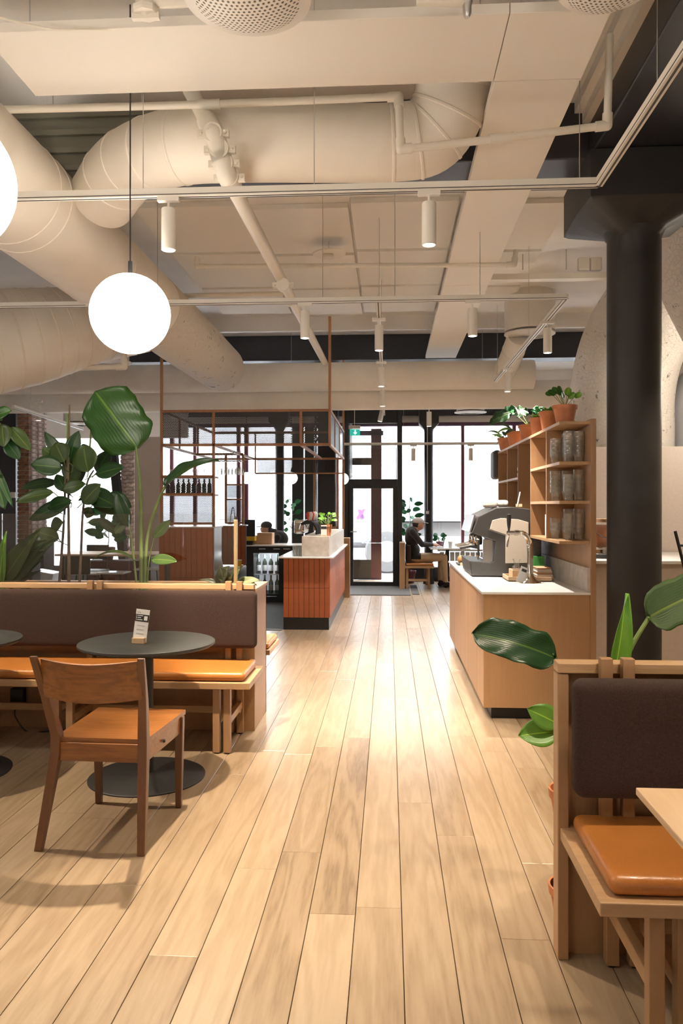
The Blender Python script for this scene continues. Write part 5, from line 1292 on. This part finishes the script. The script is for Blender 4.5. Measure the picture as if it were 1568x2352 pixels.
mk('column_panel', MB().box(E(1110, 1)[0], E(1132, 1)[0], ey0 + .02, ey0 + .06, E(1, 1292)[1], E(1, 1236)[1]), 'steel', em, bevel=.004)
mk('drip_grid', MB().box(E(1080, 1)[0], E(1130, 1)[0], ey0 + .02, ey1 - .02, E(1, 1290)[1], E(1, 1288)[1] + .004), 'chrome', em)
for k in range(3):
    y = ey0 + .12 + k * .25; q = E(1102, 1243)
    gh = mk('group_head', MB().lathe([(.03, .0), (.034, .02), (.034, .06), (.02, .08)], (q[0], y, q[1] - .035), 20), 'chrome', em, smooth=True)
    mk('portafilter', MB().tube([(q[0], y, q[1] - .045), (q[0] - .07, y, q[1] - .05), (q[0] - .16, y, q[1] - .065)], [.032, .012, .013], 12), 'chrome' if k else 'black', em, smooth=True)
q = E(1099, 1240); mk('steam_wand', MB().tube([(q[0] - .0, ey0 - .005, q[1]), (q[0] - .005, ey0 - .012, q[1] - .13)], .010, 10), 'black', em, smooth=True)
mk('wand_tip', MB().tube([(q[0] - .005, ey0 - .012, q[1] - .13), (q[0] - .006, ey0 - .012, q[1] - .165)], .008, 10), 'chrome', em, smooth=True)
# cups and cloths on the machine
zt_ = E(1, 1164)[1]
for k, (px, y) in enumerate(((1125, 6.9), (1150, 7.1))):
    q = aty(px, 1, y)
    tag(mk('folded_towel', MB().rbox(q.x - .06, q.x + .06, y - .07, y + .07, zt_ + .003 - (.012 if k == 0 else 0), zt_ + .06, .025, 3), 'cloth', smooth='all'), ('crumpled towel at the front of the espresso machine top', 'grey cup-like towel bundle behind it on the espresso machine top')[k], 'towel')
q = aty(1190, 1, 6.95); t = thing('card_stand', 'small card in a wooden block on top of the espresso machine', 'card', (q.x, 6.95, zt_))
mk('block', MB().box(q.x - .02, q.x + .03, 6.93, 6.97, zt_, zt_ + .025), 'lightwood', t); mk('card', MB().bar((q.x - .01, 6.95, zt_ + .01), (q.x + .015, 6.95, zt_ + .13), .05, .002, (1, 0, 0)), 'paper', t)
# chrome tap
tb = pt(1217, 1338, 6.17); tb.z = .9
tp_ = thing('chrome_draft_tap', 'tall curved chrome draft tap with black handle on the service counter', 'tap', tb)
ps = [tb + Vector((0, 0, z)) for z in (0, .05, .15, .25)] + [tb + Vector((-.005, 0, .31)), tb + Vector((-.03, 0, .365)), tb + Vector((-.075, 0, .392)), tb + Vector((-.13, 0, .392)), tb + Vector((-.18, 0, .392))]
mk('column', MB().tube(bez(ps, 6), [.024] * 24 + [.022] * 12 + [.016] * 13, 20), 'chrome', tp_, smooth=True)
mk('base_flange', MB().lathe([(.085, 0), (.082, .006), (.05, .022), (.032, .05), (.025, .07)], tb, 28), 'chrome', tp_, smooth=True)
mk('collar', MB().tube([tb + Vector((-.09, 0, .392)), tb + Vector((-.12, 0, .392))], .022, 16), 'chrome', tp_, smooth=True)
v = tb + Vector((-.165, 0, .39))
mk('spout', MB().tube(bez([v, v + Vector((-.005, -.01, -.03)), v + Vector((-.018, -.015, -.11))], 5), .008, 10), 'chrome', tp_, smooth=True)
mk('handle', MB().lathe([(.006, .0), (.009, .03), (.014, .06), (.019, .12), (.017, .145), (.005, .15)], v, 16), 'black', tp_, smooth=True)
# trays and items on counter
t = thing('wooden_tray', 'light bamboo tray on the service counter behind the chrome tap', 'tray', (1.1, 6.2, .9))
def tray(par, x0, x1, y0, y1, z, h, th=.008, n='tray'):
    mk(n + '_bottom', MB().box(x0, x1, y0, y1, z, z + th), 'lightwood', par)
    for a in ((x0, x1, y0, y0 + th), (x0, x1, y1 - th, y1), (x0, x0 + th, y0 + th, y1 - th), (x1 - th, x1, y0 + th, y1 - th)): mk(n + '_side', MB().box(*a, z, z + h), 'lightwood', par, bevel=.001)
xa, xb_ = aty(1167, 1, 6.3).x, aty(1267, 1, 6.3).x
tray(t, xa, xb_, 6.3, 6.62, .901, .038)
t = thing('small_tray', 'smaller wooden caddy standing in the bamboo tray with a glass carafe', 'tray', (1.0, 6.4, .94))
tray(t, aty(1168, 1, 6.36).x + .03, aty(1213, 1, 6.36).x, 6.36, 6.56, .912, .075, n='caddy')
q = aty(1186, 1, 6.46); cf = tag(mk('glass_carafe', MB().lathe([(.03, 0), (.033, .01), (.036, .05), (.02, .10), (.022, .12), (.034, .15), (.032, .15), (.018, .11), (.032, .05), (.028, .008)], (q.x, q.y, .922), 20, cap=False), 'gw', smooth=True), 'clear waisted glass carafe in the small wooden caddy', 'carafe')
q = aty(1170, 1, 6.44); tag(mk('lidded_jar', MB().lathe([(.025, 0), (.03, .06), (.032, .065), (.012, .075), (.012, .085), (.016, .09), (.002, .098)], (q.x + .035, q.y, .922), 18), 'gw', smooth=True), 'small lidded glass jar at the left of the wooden caddy', 'jar')
q = aty(1248, 1, 6.45); t = thing('napkin_stack', 'pile of natural paper napkins in the bamboo tray', 'napkins', (q.x, 6.45, .912))
for k in range(7): mk('napkin', MB().rbox(q.x - .07 + .003 * (k % 2), q.x + .07 - .004 * k, 6.37, 6.55, .912 + k * .014, .925 + k * .014, .006, 2), 'cloth' if k % 3 else 'card', t, smooth='all')
q = aty(1238, 1, 6.66); boxitem('green_box', 'small green box behind the chrome tap', 'box', q.x, 6.68, .901, .09, .05, .18, 'green')
q = pt(1145, 1346, 6.0); boxitem('paper_sheet', 'printed sheet lying flat at the front of the white worktop', 'paper', q.x + .07, 5.98, .9005, .16, .11, .0015, 'greyink')
q = aty(1198, 1, 6.22); t = thing('price_card', 'small white card leaning beside the chrome tap', 'card', (q.x, 6.22, .9)); mk('card', MB().bar((q.x - .015, 6.24, .901), (q.x + .03, 6.26, 1.02), .06, .002, (0, 1, 0)), 'paper', t)
mk('black_print', MB().bar((q.x + .018, 6.235, .985), (q.x + .026, 6.238, 1.005), .04, .0015, (0, 1, 0)), 'ink', t)
# pastries at the far corner
q = pt(1078, 1283, 8.2)
t = thing('pastry_tray', 'black tray with golden muffins at the far corner of the service counter', 'tray', (.85, 8.2, .9)); x = .80
mk('tray', MB().box(x - .10, x + .16, 8.0, 8.3, .901, .915), 'black', t, bevel=.004); mk('wood_block', MB().box(x - .08, x + .02, 7.98, 8.0, .901, .93), 'lightwood', t)
for k in range(3): tag(mk('muffin', MB().ball((x - .06 + k * .085, 8.1, .957), (.042, .045, .042), 16, 10), 'bread', smooth='all'), 'golden muffin, %s of three on the black tray' % ('left', 'middle', 'right')[k], 'muffin', 'muffins on the service counter')
# cabinet top items: glass jar with brown contents
q = aty(1378, 1, 7.3); t = thing('glass_dispenser', 'glass drink dispenser with copper inner and wooden lid on the low cabinet', 'jar', (q.x, 7.3, 1.03))
mk('base', MB().lathe([(.16, 0), (.16, .04), (.15, .05)], (q.x, 7.3, 1.031), 32), 'black', t, smooth=True)
mk('ring', MB().lathe([(.155, .05), (.155, .08), (.13, .10)], (q.x, 7.3, 1.031), 32), 'chrome', t, smooth=True)
mk('vessel', MB().lathe([(.13, .10), (.15, .2), (.16, .31), (.155, .32)], (q.x, 7.3, 1.031), 32, cap=False), 'gw', t, smooth=True)
mk('inner', MB().lathe([(.07, .10), (.10, .30)], (q.x, 7.3, 1.031), 24), 'terra', t, smooth=True); mk('lid', MB().lathe([(.10, .325), (.10, .355)], (q.x, 7.3, 1.031), 24), 'card', t, smooth=True)
mk('handle_wire', MB().tube(bez([(q.x - .15, 7.14, 1.33), (q.x, 7.12, 1.22), (q.x + .15, 7.14, 1.34)], 8), .004, 6), 'black', t)
t = thing('easel_frame', 'thin black metal frame leaning at the right edge', 'frame', aty(1560, 1300, 6.2))
mk('upright', MB().tube([aty(1550, 1220, 6.2), aty(1600, 1420, 6.2)], .012, 10), 'black', t); mk('crossbar', MB().tube([aty(1556, 1253, 6.2), aty(1640, 1253, 6.2)], .010, 10), 'black', t)
mk('leg', MB().tube([aty(1600, 1420, 6.2), (aty(1640, 1, 6.2).x, 6.3, 0)], .012, 10), 'black', t)
# ------------------------------------------------------------------ FAR: bench, man, table
t = thing('window_bench', 'oak bench with tan seat and brown back by the window, under the seated man', 'bench', pt(950, 1345, 14.6))
Bx = lambda px, Y=14.5: aty(px, 1, Y).x
yb0, yb1 = 14.25, 14.62
mk('back_panel', MB().box(Bx(917), Bx(929), 14.2, 15.15, 0, .84), 'oak_v', t, bevel=.003)
mk('back_cushion', MB().rbox(Bx(932), Bx(943), 14.3, 15.08, .45, .80, .04, 4), 'fabric', t, smooth='all'); mk('seat_board', MB().box(Bx(929), Bx(995), 14.22, 15.12, .38, .42), 'oak', t, bevel=.003)
mk('seat_cushion', MB().rbox(Bx(931), Bx(994), 14.24, 15.11, .42, .465, .02, 3), 'leather', t, smooth='all')
for px in (934, 983):
    for y in (14.27, 15.0): mk('leg', MB().box(Bx(px) - .022, Bx(px) + .022, y, y + .045, 0, .38), 'oak_v', t)
mk('stretcher', MB().box(Bx(934), Bx(983), 14.28, 14.31, .14, .18), 'oak', t)
t = thing('window_table', 'white topped table with laptop by the right window', 'table', pt(1030, 1330, 14.8))
mk('tabletop', MB().box(Bx(988), Bx(1078), 14.35, 15.3, .71, .735), 'counter', t, bevel=.003); mk('column', MB().box(Bx(1026), Bx(1034), 14.8, 14.86, .01, .71), 'black', t); mk('base', MB().box(Bx(1010), Bx(1050), 14.6, 15.1, 0, .012), 'black', t)
t = thing('laptop', 'open silver laptop in front of the seated man', 'laptop', (Bx(1002), 14.7, .736)); mk('keyboard', MB().box(Bx(994), Bx(1018), 14.55, 14.85, .736, .748), 'steel', t, bevel=.003)
mk('screen', MB().bar((Bx(1018), 14.7, .745), (Bx(1022), 14.7, .90), .30, .006, (1, 0, 0)), 'steel', t)
tag(mk('takeaway_cup', MB().lathe([(.03, 0), (.042, .11), (.044, .115), (.03, .122)], (Bx(1034), 14.5, .736), 18), 'paper', smooth=True), 'pale takeaway cup on the window table', 'cup')
def smallplant(label, x, y, z, r, h, potm, n=16, spread=.12, lm='leaf_far', ls=.10, up_=.16):
    t = thing('small_potted_plant', label, 'plant', (x, y, z)); mk('pot', pot(x, y, z, r, h), potm, t, smooth=True); rnd = random.Random(int(x * 999))
    for k in range(n):
        a = rnd.uniform(0, 2 * pi); e = rnd.uniform(.2, 1); c = Vector((x + spread * .4 * cos(a), y + spread * .4 * sin(a), z + h + rnd.uniform(.02, up_))); tip = c + Vector((cos(a), sin(a), rnd.uniform(-.2, .8))).normalized() * ls
        leaf(t, c, tip, ls * .7, lm, shape='oval', nrm=(rnd.uniform(-.3, .3), -1, .6), n=6, m=4); stem(t, [(x, y, z + h * .9), c], .002)
    return t
smallplant('small leafy plant in a dark pot on the window table', Bx(1009, 15.1), 15.1, .736, .07, .09, 'burgundy')
smallplant('round-leaved green plant in a terracotta pot on the stone block of the bar', aty(757, 1, 9.62).x - .03, 9.66, 1.136, .055, .14, 'terra', 22, .16, 'leaf_light', .06, .14)
t = thing('info_card', 'white info card standing beside the potted plant on the bar', 'card', (aty(744, 1, 9.6).x, 9.6, 1.136)); x = aty(744, 1, 9.58).x
mk('card', MB().box(x - .036, x + .036, 9.55, 9.552, 1.14, 1.27), 'paper', t); mk('print_band', MB().box(x - .034, x + .034, 9.548, 9.55, 1.225, 1.255), 'ink', t); mk('block', MB().box(x - .03, x + .03, 9.54, 9.565, 1.136, 1.15), 'lightwood', t)
# tall plants by the far window
def ficus(label, px, py0, py1, Y, lm, n=26, w_=.3, zb=0, seed=1, ls=.16):
    a = aty(px, py1, Y); b_ = aty(px, py0, Y); t = thing('tall_ficus', label, 'plant', (a.x, a.y, zb)); rnd = random.Random(seed)
    mk('pot', pot(a.x, a.y, zb, .13, .24), 'burgundy', t, smooth=True); stem(t, [(a.x, a.y, zb + .2), (a.x + .02, a.y, (zb + b_.z) / 2), (b_.x, b_.y, b_.z)], .010, 'woodystem', .005)
    for k in range(n):
        f = (k + .5) / n; z = a.z + (b_.z - a.z) * f; ang = k * 2.4; c = Vector((a.x + .03 * cos(ang), a.y + .03 * sin(ang), z)); r = rnd.uniform(.7, 1.1) * w_
        tip = c + Vector((cos(ang) * r, sin(ang) * r * .5, rnd.uniform(-.02, .12))); leaf(t, c.lerp(tip, .25), tip, ls * .62, lm, shape='oval', nrm=(0, -1, .35), bend=.05, n=8, m=4); stem(t, [c, c.lerp(tip, .3)], .003)
    return t
ficus('tall green ficus behind the window bench', 940, 1150, 1235, 15.42, 'leaf_far', 24, .26, seed=3)
ficus('tall green ficus left of the black posts behind the bar', 668, 1145, 1225, 15.5, 'leaf_far', 16, .2, seed=4)
ficus('green plant on the window side in the far left area', 247, 1180, 1245, 13.4, 'leaf_far', 18, .35, .55, seed=5, ls=.24)
# people: one continuous body grown from joined volumes
def organic(name, prims, mats, matf, par, voxel=.011, smooth_it=6):
    mb = MB()
    for p in prims: mb.add(p.v, p.f)
    tmp = mk(name, mb, mats[0]); r = tmp.modifiers.new('r', 'REMESH'); r.mode = 'VOXEL'; r.voxel_size = voxel
    s = tmp.modifiers.new('s', 'SMOOTH'); s.iterations = smooth_it; s.factor = .5
    dg = bpy.context.evaluated_depsgraph_get(); me = bpy.data.meshes.new_from_object(tmp.evaluated_get(dg)); bpy.data.objects.remove(tmp)
    me.materials.clear()
    for m in mats: me.materials.append(MT[m])
    off = wloc(par)
    for p in me.polygons: p.material_index = matf(p.center); p.use_smooth = True
    me.transform(Matrix.Translation(-off)); o = bpy.data.objects.new(name, me); COL.objects.link(o); o.parent = par; OFF[o.name] = off
    return o
def limb(a, b_, r0, r1, mid=None):
    a = Vector(a); b_ = Vector(b_); m = a.lerp(b_, .45); rm = mid or (r0 * .55 + r1 * .45)
    return MB().tube([a, m, b_], [r0, rm, r1], 14).ball(a, r0, 12, 8).ball(b_, r1, 12, 8)
def hand(w_, dirn, side, s=1.0):
    w_ = Vector(w_); d = Vector(dirn).normalized(); sd = Vector(side).normalized(); up_ = sd.cross(d)
    L = [MB().tube([w_, w_ + d * .05 * s, w_ + d * .085 * s], [.022 * s, .033 * s, .034 * s], 10)]
    for k, (o_, ln) in enumerate(((-.027, .062), (-.009, .075), (.009, .070), (.026, .055))):
        b0 = w_ + d * .08 * s + sd * o_ * s; m = b0 + d * ln * .5 * s + Vector((0, 0, .006)); e = b0 + d * ln * s + Vector((0, 0, -.016)); L.append(MB().tube([b0, m, e], [.0095 * s, .009 * s, .0075 * s], 8).ball(e, .0075 * s, 8, 6))
    b0 = w_ + d * .03 * s - sd * .028 * s; L.append(MB().tube([b0, b0 + d * .03 - sd * .022, b0 + d * .06 - sd * .024], [.012, .011, .008], 8).ball(b0 + d * .06 - sd * .024, .008, 8, 6))
    return L
def man1():
    Y = 14.62; hip = Vector((Bx(950, Y), Y, .55)); F = Vector((1, 0, 0))
    t = thing('person', 'man in grey cap, black hoodie and khaki trousers sitting at the window table', 'person', (hip.x, Y, 0))
    chest = hip + Vector((-.03, 0, .36)); chest.x = Bx(946, Y); neck = Vector((Bx(951, Y), Y, 1.02)); head = Vector((Bx(961, Y), Y, 1.165))
    knee = [Vector((Bx(1018, Y), Y - .10, .56)), Vector((Bx(1014, Y), Y + .14, .56))]
    ank = [Vector((Bx(1022, Y), Y - .12, .09)), Vector((Bx(1012, Y), Y + .18, .09))]
    pr = []
    pr.append(MB().ball(hip, (.15, .19, .13)).ball(hip + Vector((-.01, 0, .14)), (.13, .175, .14)).ball(chest, (.135, .20, .18)).ball(chest + Vector((.0, 0, .13)), (.115, .19, .09)))
    pr.append(MB().tube([chest + Vector((.0, 0, .1)), neck, head - Vector((.01, 0, .06))], [.09, .06, .055], 14))
    pr.append(MB().ball(neck + Vector((-.05, 0, -.01)), (.07, .11, .06)))                                    # hood
    pr.append(MB().ball(head, (.098, .076, .112), 24, 16).ball(head + Vector((.03, 0, -.055)), (.062, .055, .05), 16, 10))
    pr.append(MB().ball(head + Vector((.10, 0, -.012)), (.02, .013, .022), 10, 8).ball(head + Vector((.084, 0, -.055)), (.016, .024, .012), 10, 8))
    pr.append(MB().ball(head + Vector((-.0, -.077, -.015)), (.018, .009, .028), 10, 8).ball(head + Vector((0, .077, -.015)), (.018, .009, .028), 10, 8))
    for s in (0, 1):
        sg = -1 if s == 0 else 1; sh = chest + Vector((.0, sg * .19, .12)); el = Vector((Bx(968, Y), Y + sg * .23, .80)); wr = Vector((Bx(993, Y), Y + sg * .10, .79))
        pr += [limb(sh, el, .066, .052), limb(el, wr, .05, .034)]; pr += hand(wr, (1, 0, -.10), (0, 1, 0))
        pr += [limb(hip + Vector((.02, sg * .09, -.01)), knee[s], .098, .068), limb(knee[s], ank[s] + Vector((0, 0, .02)), .066, .045)]
        f = ank[s]; pr.append(MB().ball(f + Vector((.0, 0, -.045)), (.05, .038, .045)).ball(f + Vector((.11, 0, -.055)), (.075, .042, .033)).tube([f, f + Vector((.12, 0, -.045))], [.045, .035], 10))
    def mf(c):
        if c.z < .11: return 3
        e_ = c - head
        if (e_.x / .135) ** 2 + (e_.y / .10) ** 2 + (e_.z / .14) ** 2 < 1 and c.x > head.x - .08: return 0
        if c.x > Bx(993, Y) + .005 and c.z > .72 and c.z < .9: return 0
        if c.z < .53 or (c.z < .68 and c.x > hip.x + .12) : return 2
        return 1
    organic('body', pr, ['skin', 'hoodie', 'trousers', 'shoe'], mf, t, .010, 3)
    mk('hair', MB().ball(head + Vector((-.022, 0, .0)), (.092, .082, .085), 20, 14), 'hair', t, smooth='all')
    m = MB().ball(head + Vector((-.008, 0, .055)), (.106, .086, .075), 24, 12); cpo = mk('cap', m, 'cap', t, smooth='all')
    vs = []; 
    for i in range(9):
        a = -pi / 2 + pi * i / 8; vs.append((head.x + .07 + .11 * cos(a) ** .8 if abs(cos(a)) > 1e-6 else head.x + .07, head.y + .075 * sin(a), head.z + .045 - .02 * cos(a)))
    vs2 = [(x, y, z - .008) for x, y, z in vs]; n = len(vs)
    mk('cap_brim', MB().add(vs + vs2, [tuple(range(n)), tuple(range(2 * n - 1, n - 1, -1))] + [(i, i + n, (i + 1) % n + n, (i + 1) % n) for i in range(n)]), 'cap', cpo, smooth=True)
    for sg in (-1, 1): mk('eye', MB().ball(head + Vector((.088, sg * .03, .012)), (.008, .010, .008), 8, 6), 'ink', t)
    mk('mouth', MB().ball(head + Vector((.094, 0, -.052)), (.006, .02, .004), 8, 6), 'red', t)
man1()
def man2():
    Y = 13.45; t = thing('person', 'person in dark cap and dark hoodie bending forward behind the bar boxes', 'person', (aty(645, 1, Y).x, Y, 0))
    q = lambda px, py, dy=0: aty(px, py, Y) + Vector((0, dy, 0))
    hip = q(650, 1300); chest = q(640, 1238); neck = q(622, 1222); head = q(611, 1213); pr = []
    pr.append(MB().ball(hip, (.16, .2, .15)).ball(hip.lerp(chest, .5), (.16, .2, .2)).ball(chest, (.17, .22, .15)).ball(neck + Vector((.05, 0, -.01)), (.09, .12, .07)))
    pr.append(MB().tube([chest, neck, head], [.10, .07, .06], 14).ball(head, (.09, .076, .10), 20, 14).ball(head + Vector((-.05, 0, -.045)), (.05, .045, .04)).ball(head + Vector((-.095, 0, -.02)), (.016, .012, .02), 8, 6))
    pr.append(MB().ball(head + Vector((.01, -.076, -.02)), (.018, .009, .026), 8, 6))
    for sg in (-1, 1):
        sh = chest + Vector((.0, sg * .2, .03)); el = q(628, 1258, sg * .25); wr = q(600, 1262, sg * .12); pr += [limb(sh, el, .066, .052), limb(el, wr, .05, .034)]; pr += hand(wr, (-1, 0, -.1), (0, 1, 0))
        kn = hip + Vector((-.05, sg * .1, -.42)) if hip.z > .5 else hip; kn.z = max(.25, hip.z - .42); pr += [limb(hip + Vector((0, sg * .09, 0)), kn, .1, .07)]
        ft_ = Vector((kn.x + .04, kn.y, .09)); pr += [limb(kn, ft_, .066, .045)]; pr.append(MB().ball(ft_ + Vector((-.08, 0, -.05)), (.11, .045, .036)))
    def mf(c):
        if c.z < .1: return 3
        if c.x < neck.x - .03 and c.z > neck.z - .12 and c.z > 1.02: return 0
        if c.x < wr.x - .0 and c.z < .95: return 0
        return 1
    organic('body', pr, ['skin', 'hoodie', 'trousers', 'shoe'], mf, t, .012, 3)
    cpo = mk('cap', MB().ball(head + Vector((.005, 0, .045)), (.10, .086, .075), 20, 12), 'darkcap', t, smooth='all')
    b0 = head + Vector((-.09, 0, .028)); mk('cap_brim', MB().ball(b0 + Vector((-.03, 0, 0)), (.065, .06, .007), 16, 6), 'darkcap', cpo, smooth='all')
    for sg in (-1, 1): mk('eye', MB().ball(head + Vector((-.085, sg * .03, .0)), (.008, .009, .007), 8, 6), 'ink', t)
man2()
# boxes & monitor on the back counter
for k, (a, b_, y, h) in enumerate(((574, 590, 12.45, .13), (590, 624, 12.35, .18))):
    x0_, x1_ = aty(a, 1, y).x, aty(b_, 1, y).x; t = thing('cardboard_box', ('small brown cardboard box behind the monitor', 'brown cardboard box in front of the bending person')[k], 'box', (x0_, y, .896))
    mk('carton', MB().box(x0_, x1_, y, y + .3, .896, .896 + h), 'card', t, bevel=.002); mk('tape', MB().box(x1_ - .001, x1_ + .001, y + .12, y + .17, .90, .89 + h), 'paper', t)
q = aty(574, 1, 12.2); t = thing('till_monitor', 'black till monitor with yellow base on the bar', 'monitor', (q.x, 12.2, .896))
mk('screen', MB().box(q.x - .085, q.x + .085, 12.15, 12.19, 1.03, 1.29), 'black', t, bevel=.006); mk('base', MB().box(q.x - .085, q.x + .085, 12.14, 12.3, .96, 1.03), 'yellow', t, bevel=.003); mk('foot', MB().box(q.x - .05, q.x + .05, 12.15, 12.3, .896, .96), 'black', t)
q = aty(502, 1, 9.9); t = thing('paper_bag', 'white paper bag on the low bar counter', 'bag', (q.x, 9.9, .662)); mk('bag', MB().bar((q.x, 9.95, .663), (q.x - .005, 9.95, .83), .10, .09, (0, 1, 0), .06, .05), 'paper', t, bevel=.004)
q = aty(548, 1, 10.4); t = thing('yellow_cup', 'yellow takeaway cup on the low bar counter', 'cup', (q.x, 10.4, .662)); mk('cup', MB().lathe([(.03, 0), (.042, .11)], (q.x, 10.4, .663), 18), 'yellow', t, smooth=True); mk('lid', MB().lathe([(.044, .11), (.044, .122), (.03, .125)], (q.x, 10.4, .663), 18), 'paper', t, smooth=True)
q = aty(795, 1, 12.95); boxitem('wood_crate', 'small wooden crate end behind the bar counter', 'crate', q.x, 12.95, .0, .12, .2, .98, 'card')
# hung black cables/desk lamp behind
t = thing('desk_lamp', 'thin black desk lamp behind the perforated bar panel', 'lamp', aty(535, 1200, 11.3))
mk('arm', MB().tube(bez([aty(528, 1200, 11.35), aty(530, 1185, 11.35), aty(535, 1165, 11.35), aty(540, 1190, 11.35)], 6), .006, 8), 'black', t); mk('foot', MB().lathe([(.04, 0), (.04, .01)], (aty(528, 1, 11.35).x, aty(528, 1, 11.35).y, 1.235), 12), 'black', t)
# exit sign
q = aty(814, 993, 13.6); t = thing('exit_sign', 'green emergency exit sign with white down arrow above the door', 'sign', q)
mk('casing', MB().box(q.x - .10, q.x + .10, 13.58, 13.62, q.z + .06, q.z + .12), 'white', t, bevel=.004); mk('plate', MB().box(q.x - .085, q.x + .095, 13.595, 13.605, q.z - .055, q.z + .055), 'sign', t)
m = MB().box(q.x + .0, q.x + .022, 13.59, 13.594, q.z - .01, q.z + .038).add([(q.x - .025, 13.592, q.z - .004), (q.x + .047, 13.592, q.z - .004), (q.x + .011, 13.592, q.z - .04)], [(0, 2, 1)])
mk('arrow', m, 'signwhite', t); mk('rod', MB().tube([(q.x, 13.6, q.z + .12), (q.x, 13.6, CZ)], .006, 6), 'white', t)
# purple info plate on column
q = aty(981, 1177, 15.05); t = thing('column_plate', 'small purple and white plate on the slim column above the man', 'sign', q); mk('plate', MB().box(q.x - .045, q.x + .045, 15.04, 15.05, q.z - .045, q.z + .045), 'purple', t); mk('symbol', MB().box(q.x - .028, q.x + .028, 15.035, 15.04, q.z - .028, q.z + .028), 'paper', t)
mk('cable', MB().tube([(q.x, 15.05, q.z + .045), (q.x, 15.05, 3.3)], .006, 6), 'white', t)
# ------------------------------------------------------------------ left seating area
def cafe_chair(label, px, Y, rz, seatm='counter', h=.46, back='black', first_=[None]):
    x = aty(px, 1, Y).x; t = thing('cafe_chair', label, 'chair', (x, Y, 0), rz)
    mk('seat', MB().rbox(-.2, .2, -.19, .2, h - .03, h, .014, 2), seatm, t, local=True, smooth='all')
    for sx in (-1, 1):
        for sy in (-1, 1): mk('leg', MB().tube([(sx * .2, sy * .2, 0), (sx * .15, sy * .14, h - .03)], .011, 8), 'black', t, local=True)
    mk('backrest', MB().rbox(-.19, .19, .17, .20, h + .16, h + .40, .012, 2), back, t, local=True, smooth='all')
    for sx in (-1, 1): mk('back_post', MB().tube([(sx * .15, .17, h - .02), (sx * .16, .185, h + .3)], .010, 8), 'black', t, local=True)
    return t
def stool(label, px, Y, h=.62, seatm='counter'):
    x = aty(px, 1, Y).x; t = thing('stool', label, 'stool', (x, Y, 0))
    mk('seat', MB().rbox(-.19, .19, -.17, .17, h - .025, h, .012, 2), seatm, t, local=True, smooth='all')
    for sx in (-1, 1):
        for sy in (-1, 1): mk('leg', MB().tube([(sx * .19, sy * .18, 0), (sx * .13, sy * .12, h - .025)], .011, 8), 'black', t, local=True)
    mk('foot_ring', MB().box(-.16, .16, -.17, -.15, .2, .22), 'black', t, local=True)
    return t
def cafetable(label, px, Y, wx, wy, h, topm='counter', legm='black'):
    x = aty(px, 1, Y).x; t = thing('cafe_table', label, 'table', (x, Y, 0)); mk('tabletop', MB().box(-wx / 2, wx / 2, -wy / 2, wy / 2, h - .03, h), topm, t, local=True, bevel=.003)
    for sx in (-1, 1): mk('leg', MB().box(sx * (wx / 2 - .15) - .06, sx * (wx / 2 - .15) + .06, -wy / 2 + .08, wy / 2 - .08, 0, h - .03), legm, t, local=True, bevel=.004)
    return t
cafetable('long pale wood communal table in the far left area', 262, 11.6, 1.5, .8, .80, 'lightwood', 'machine')
stool('white topped stool left of the communal table', 205, 10.7, .58); stool('white topped stool in front of the communal table', 262, 10.6, .6); stool('white topped stool at the right of the communal table', 345, 11.0, .62)
cafetable('low white table in the far left area behind the glass screen', 180, 8.9, .62, .5, .56)
cafe_chair('black chair with white seat left of the low white table', 118, 8.9, radians(100)); cafe_chair('black chair with white seat behind the low white table', 165, 9.7, radians(10)); cafe_chair('dark backed chair with pinkish seat by the tiled cabinet', 345, 8.6, radians(-80), 'leather', .46, 'machine')
cafe_chair('dark chair at the far side of the communal table', 215, 12.6, radians(0), 'machine')
t = thing('white_planter_box', 'brown planter trough by the far left window', 'planter', (aty(270, 1, 13.4).x, 13.4, 0)); x = aty(268, 1, 13.3).x; mk('trough', MB().box(x - .55, x + .45, 13.2, 13.6, 0, .56), 'burgundy', t, bevel=.004)
mk('soil', MB().box(x - .52, x + .42, 13.23, 13.57, .555, .565), 'soil', t)
# black bin left
x = aty(92, 1, 10.4).x; t = thing('waste_bin', 'grey angled bin beside the brick pier', 'bin', (x, 10.4, 0)); mk('shell', MB().bar((x, 10.4, 0), (x + .1, 10.4, .62), .24, .24, (0, 1, 0), .3, .3), 'steel', t, bevel=.01)
x = aty(92, 1, 12.1).x; t = thing('black_locker', 'black slim locker beside the brick pier', 'cabinet', (x, 12.1, 0)); mk('body', MB().box(x - .06, x + .1, 12.0, 12.4, 0, .95), 'black', t, bevel=.004); mk('handle', MB().box(x - .02, x - .01, 11.98, 12.0, .4, .6), 'steel', t)
# light switch
q = aty(30, 1137, 13.2); t = thing('light_switch', 'small white switch on the dark wall by the brick pier', 'switch', q); mk('plate', MB().box(q.x - .045, q.x + .045, 13.18, 13.2, q.z - .05, q.z + .05), 'white', t, bevel=.003); mk('rocker', MB().box(q.x - .03, q.x + .0, 13.175, 13.18, q.z - .03, q.z + .03), 'steel', t)
print('planks', npl, 'objects', len(bpy.data.objects))
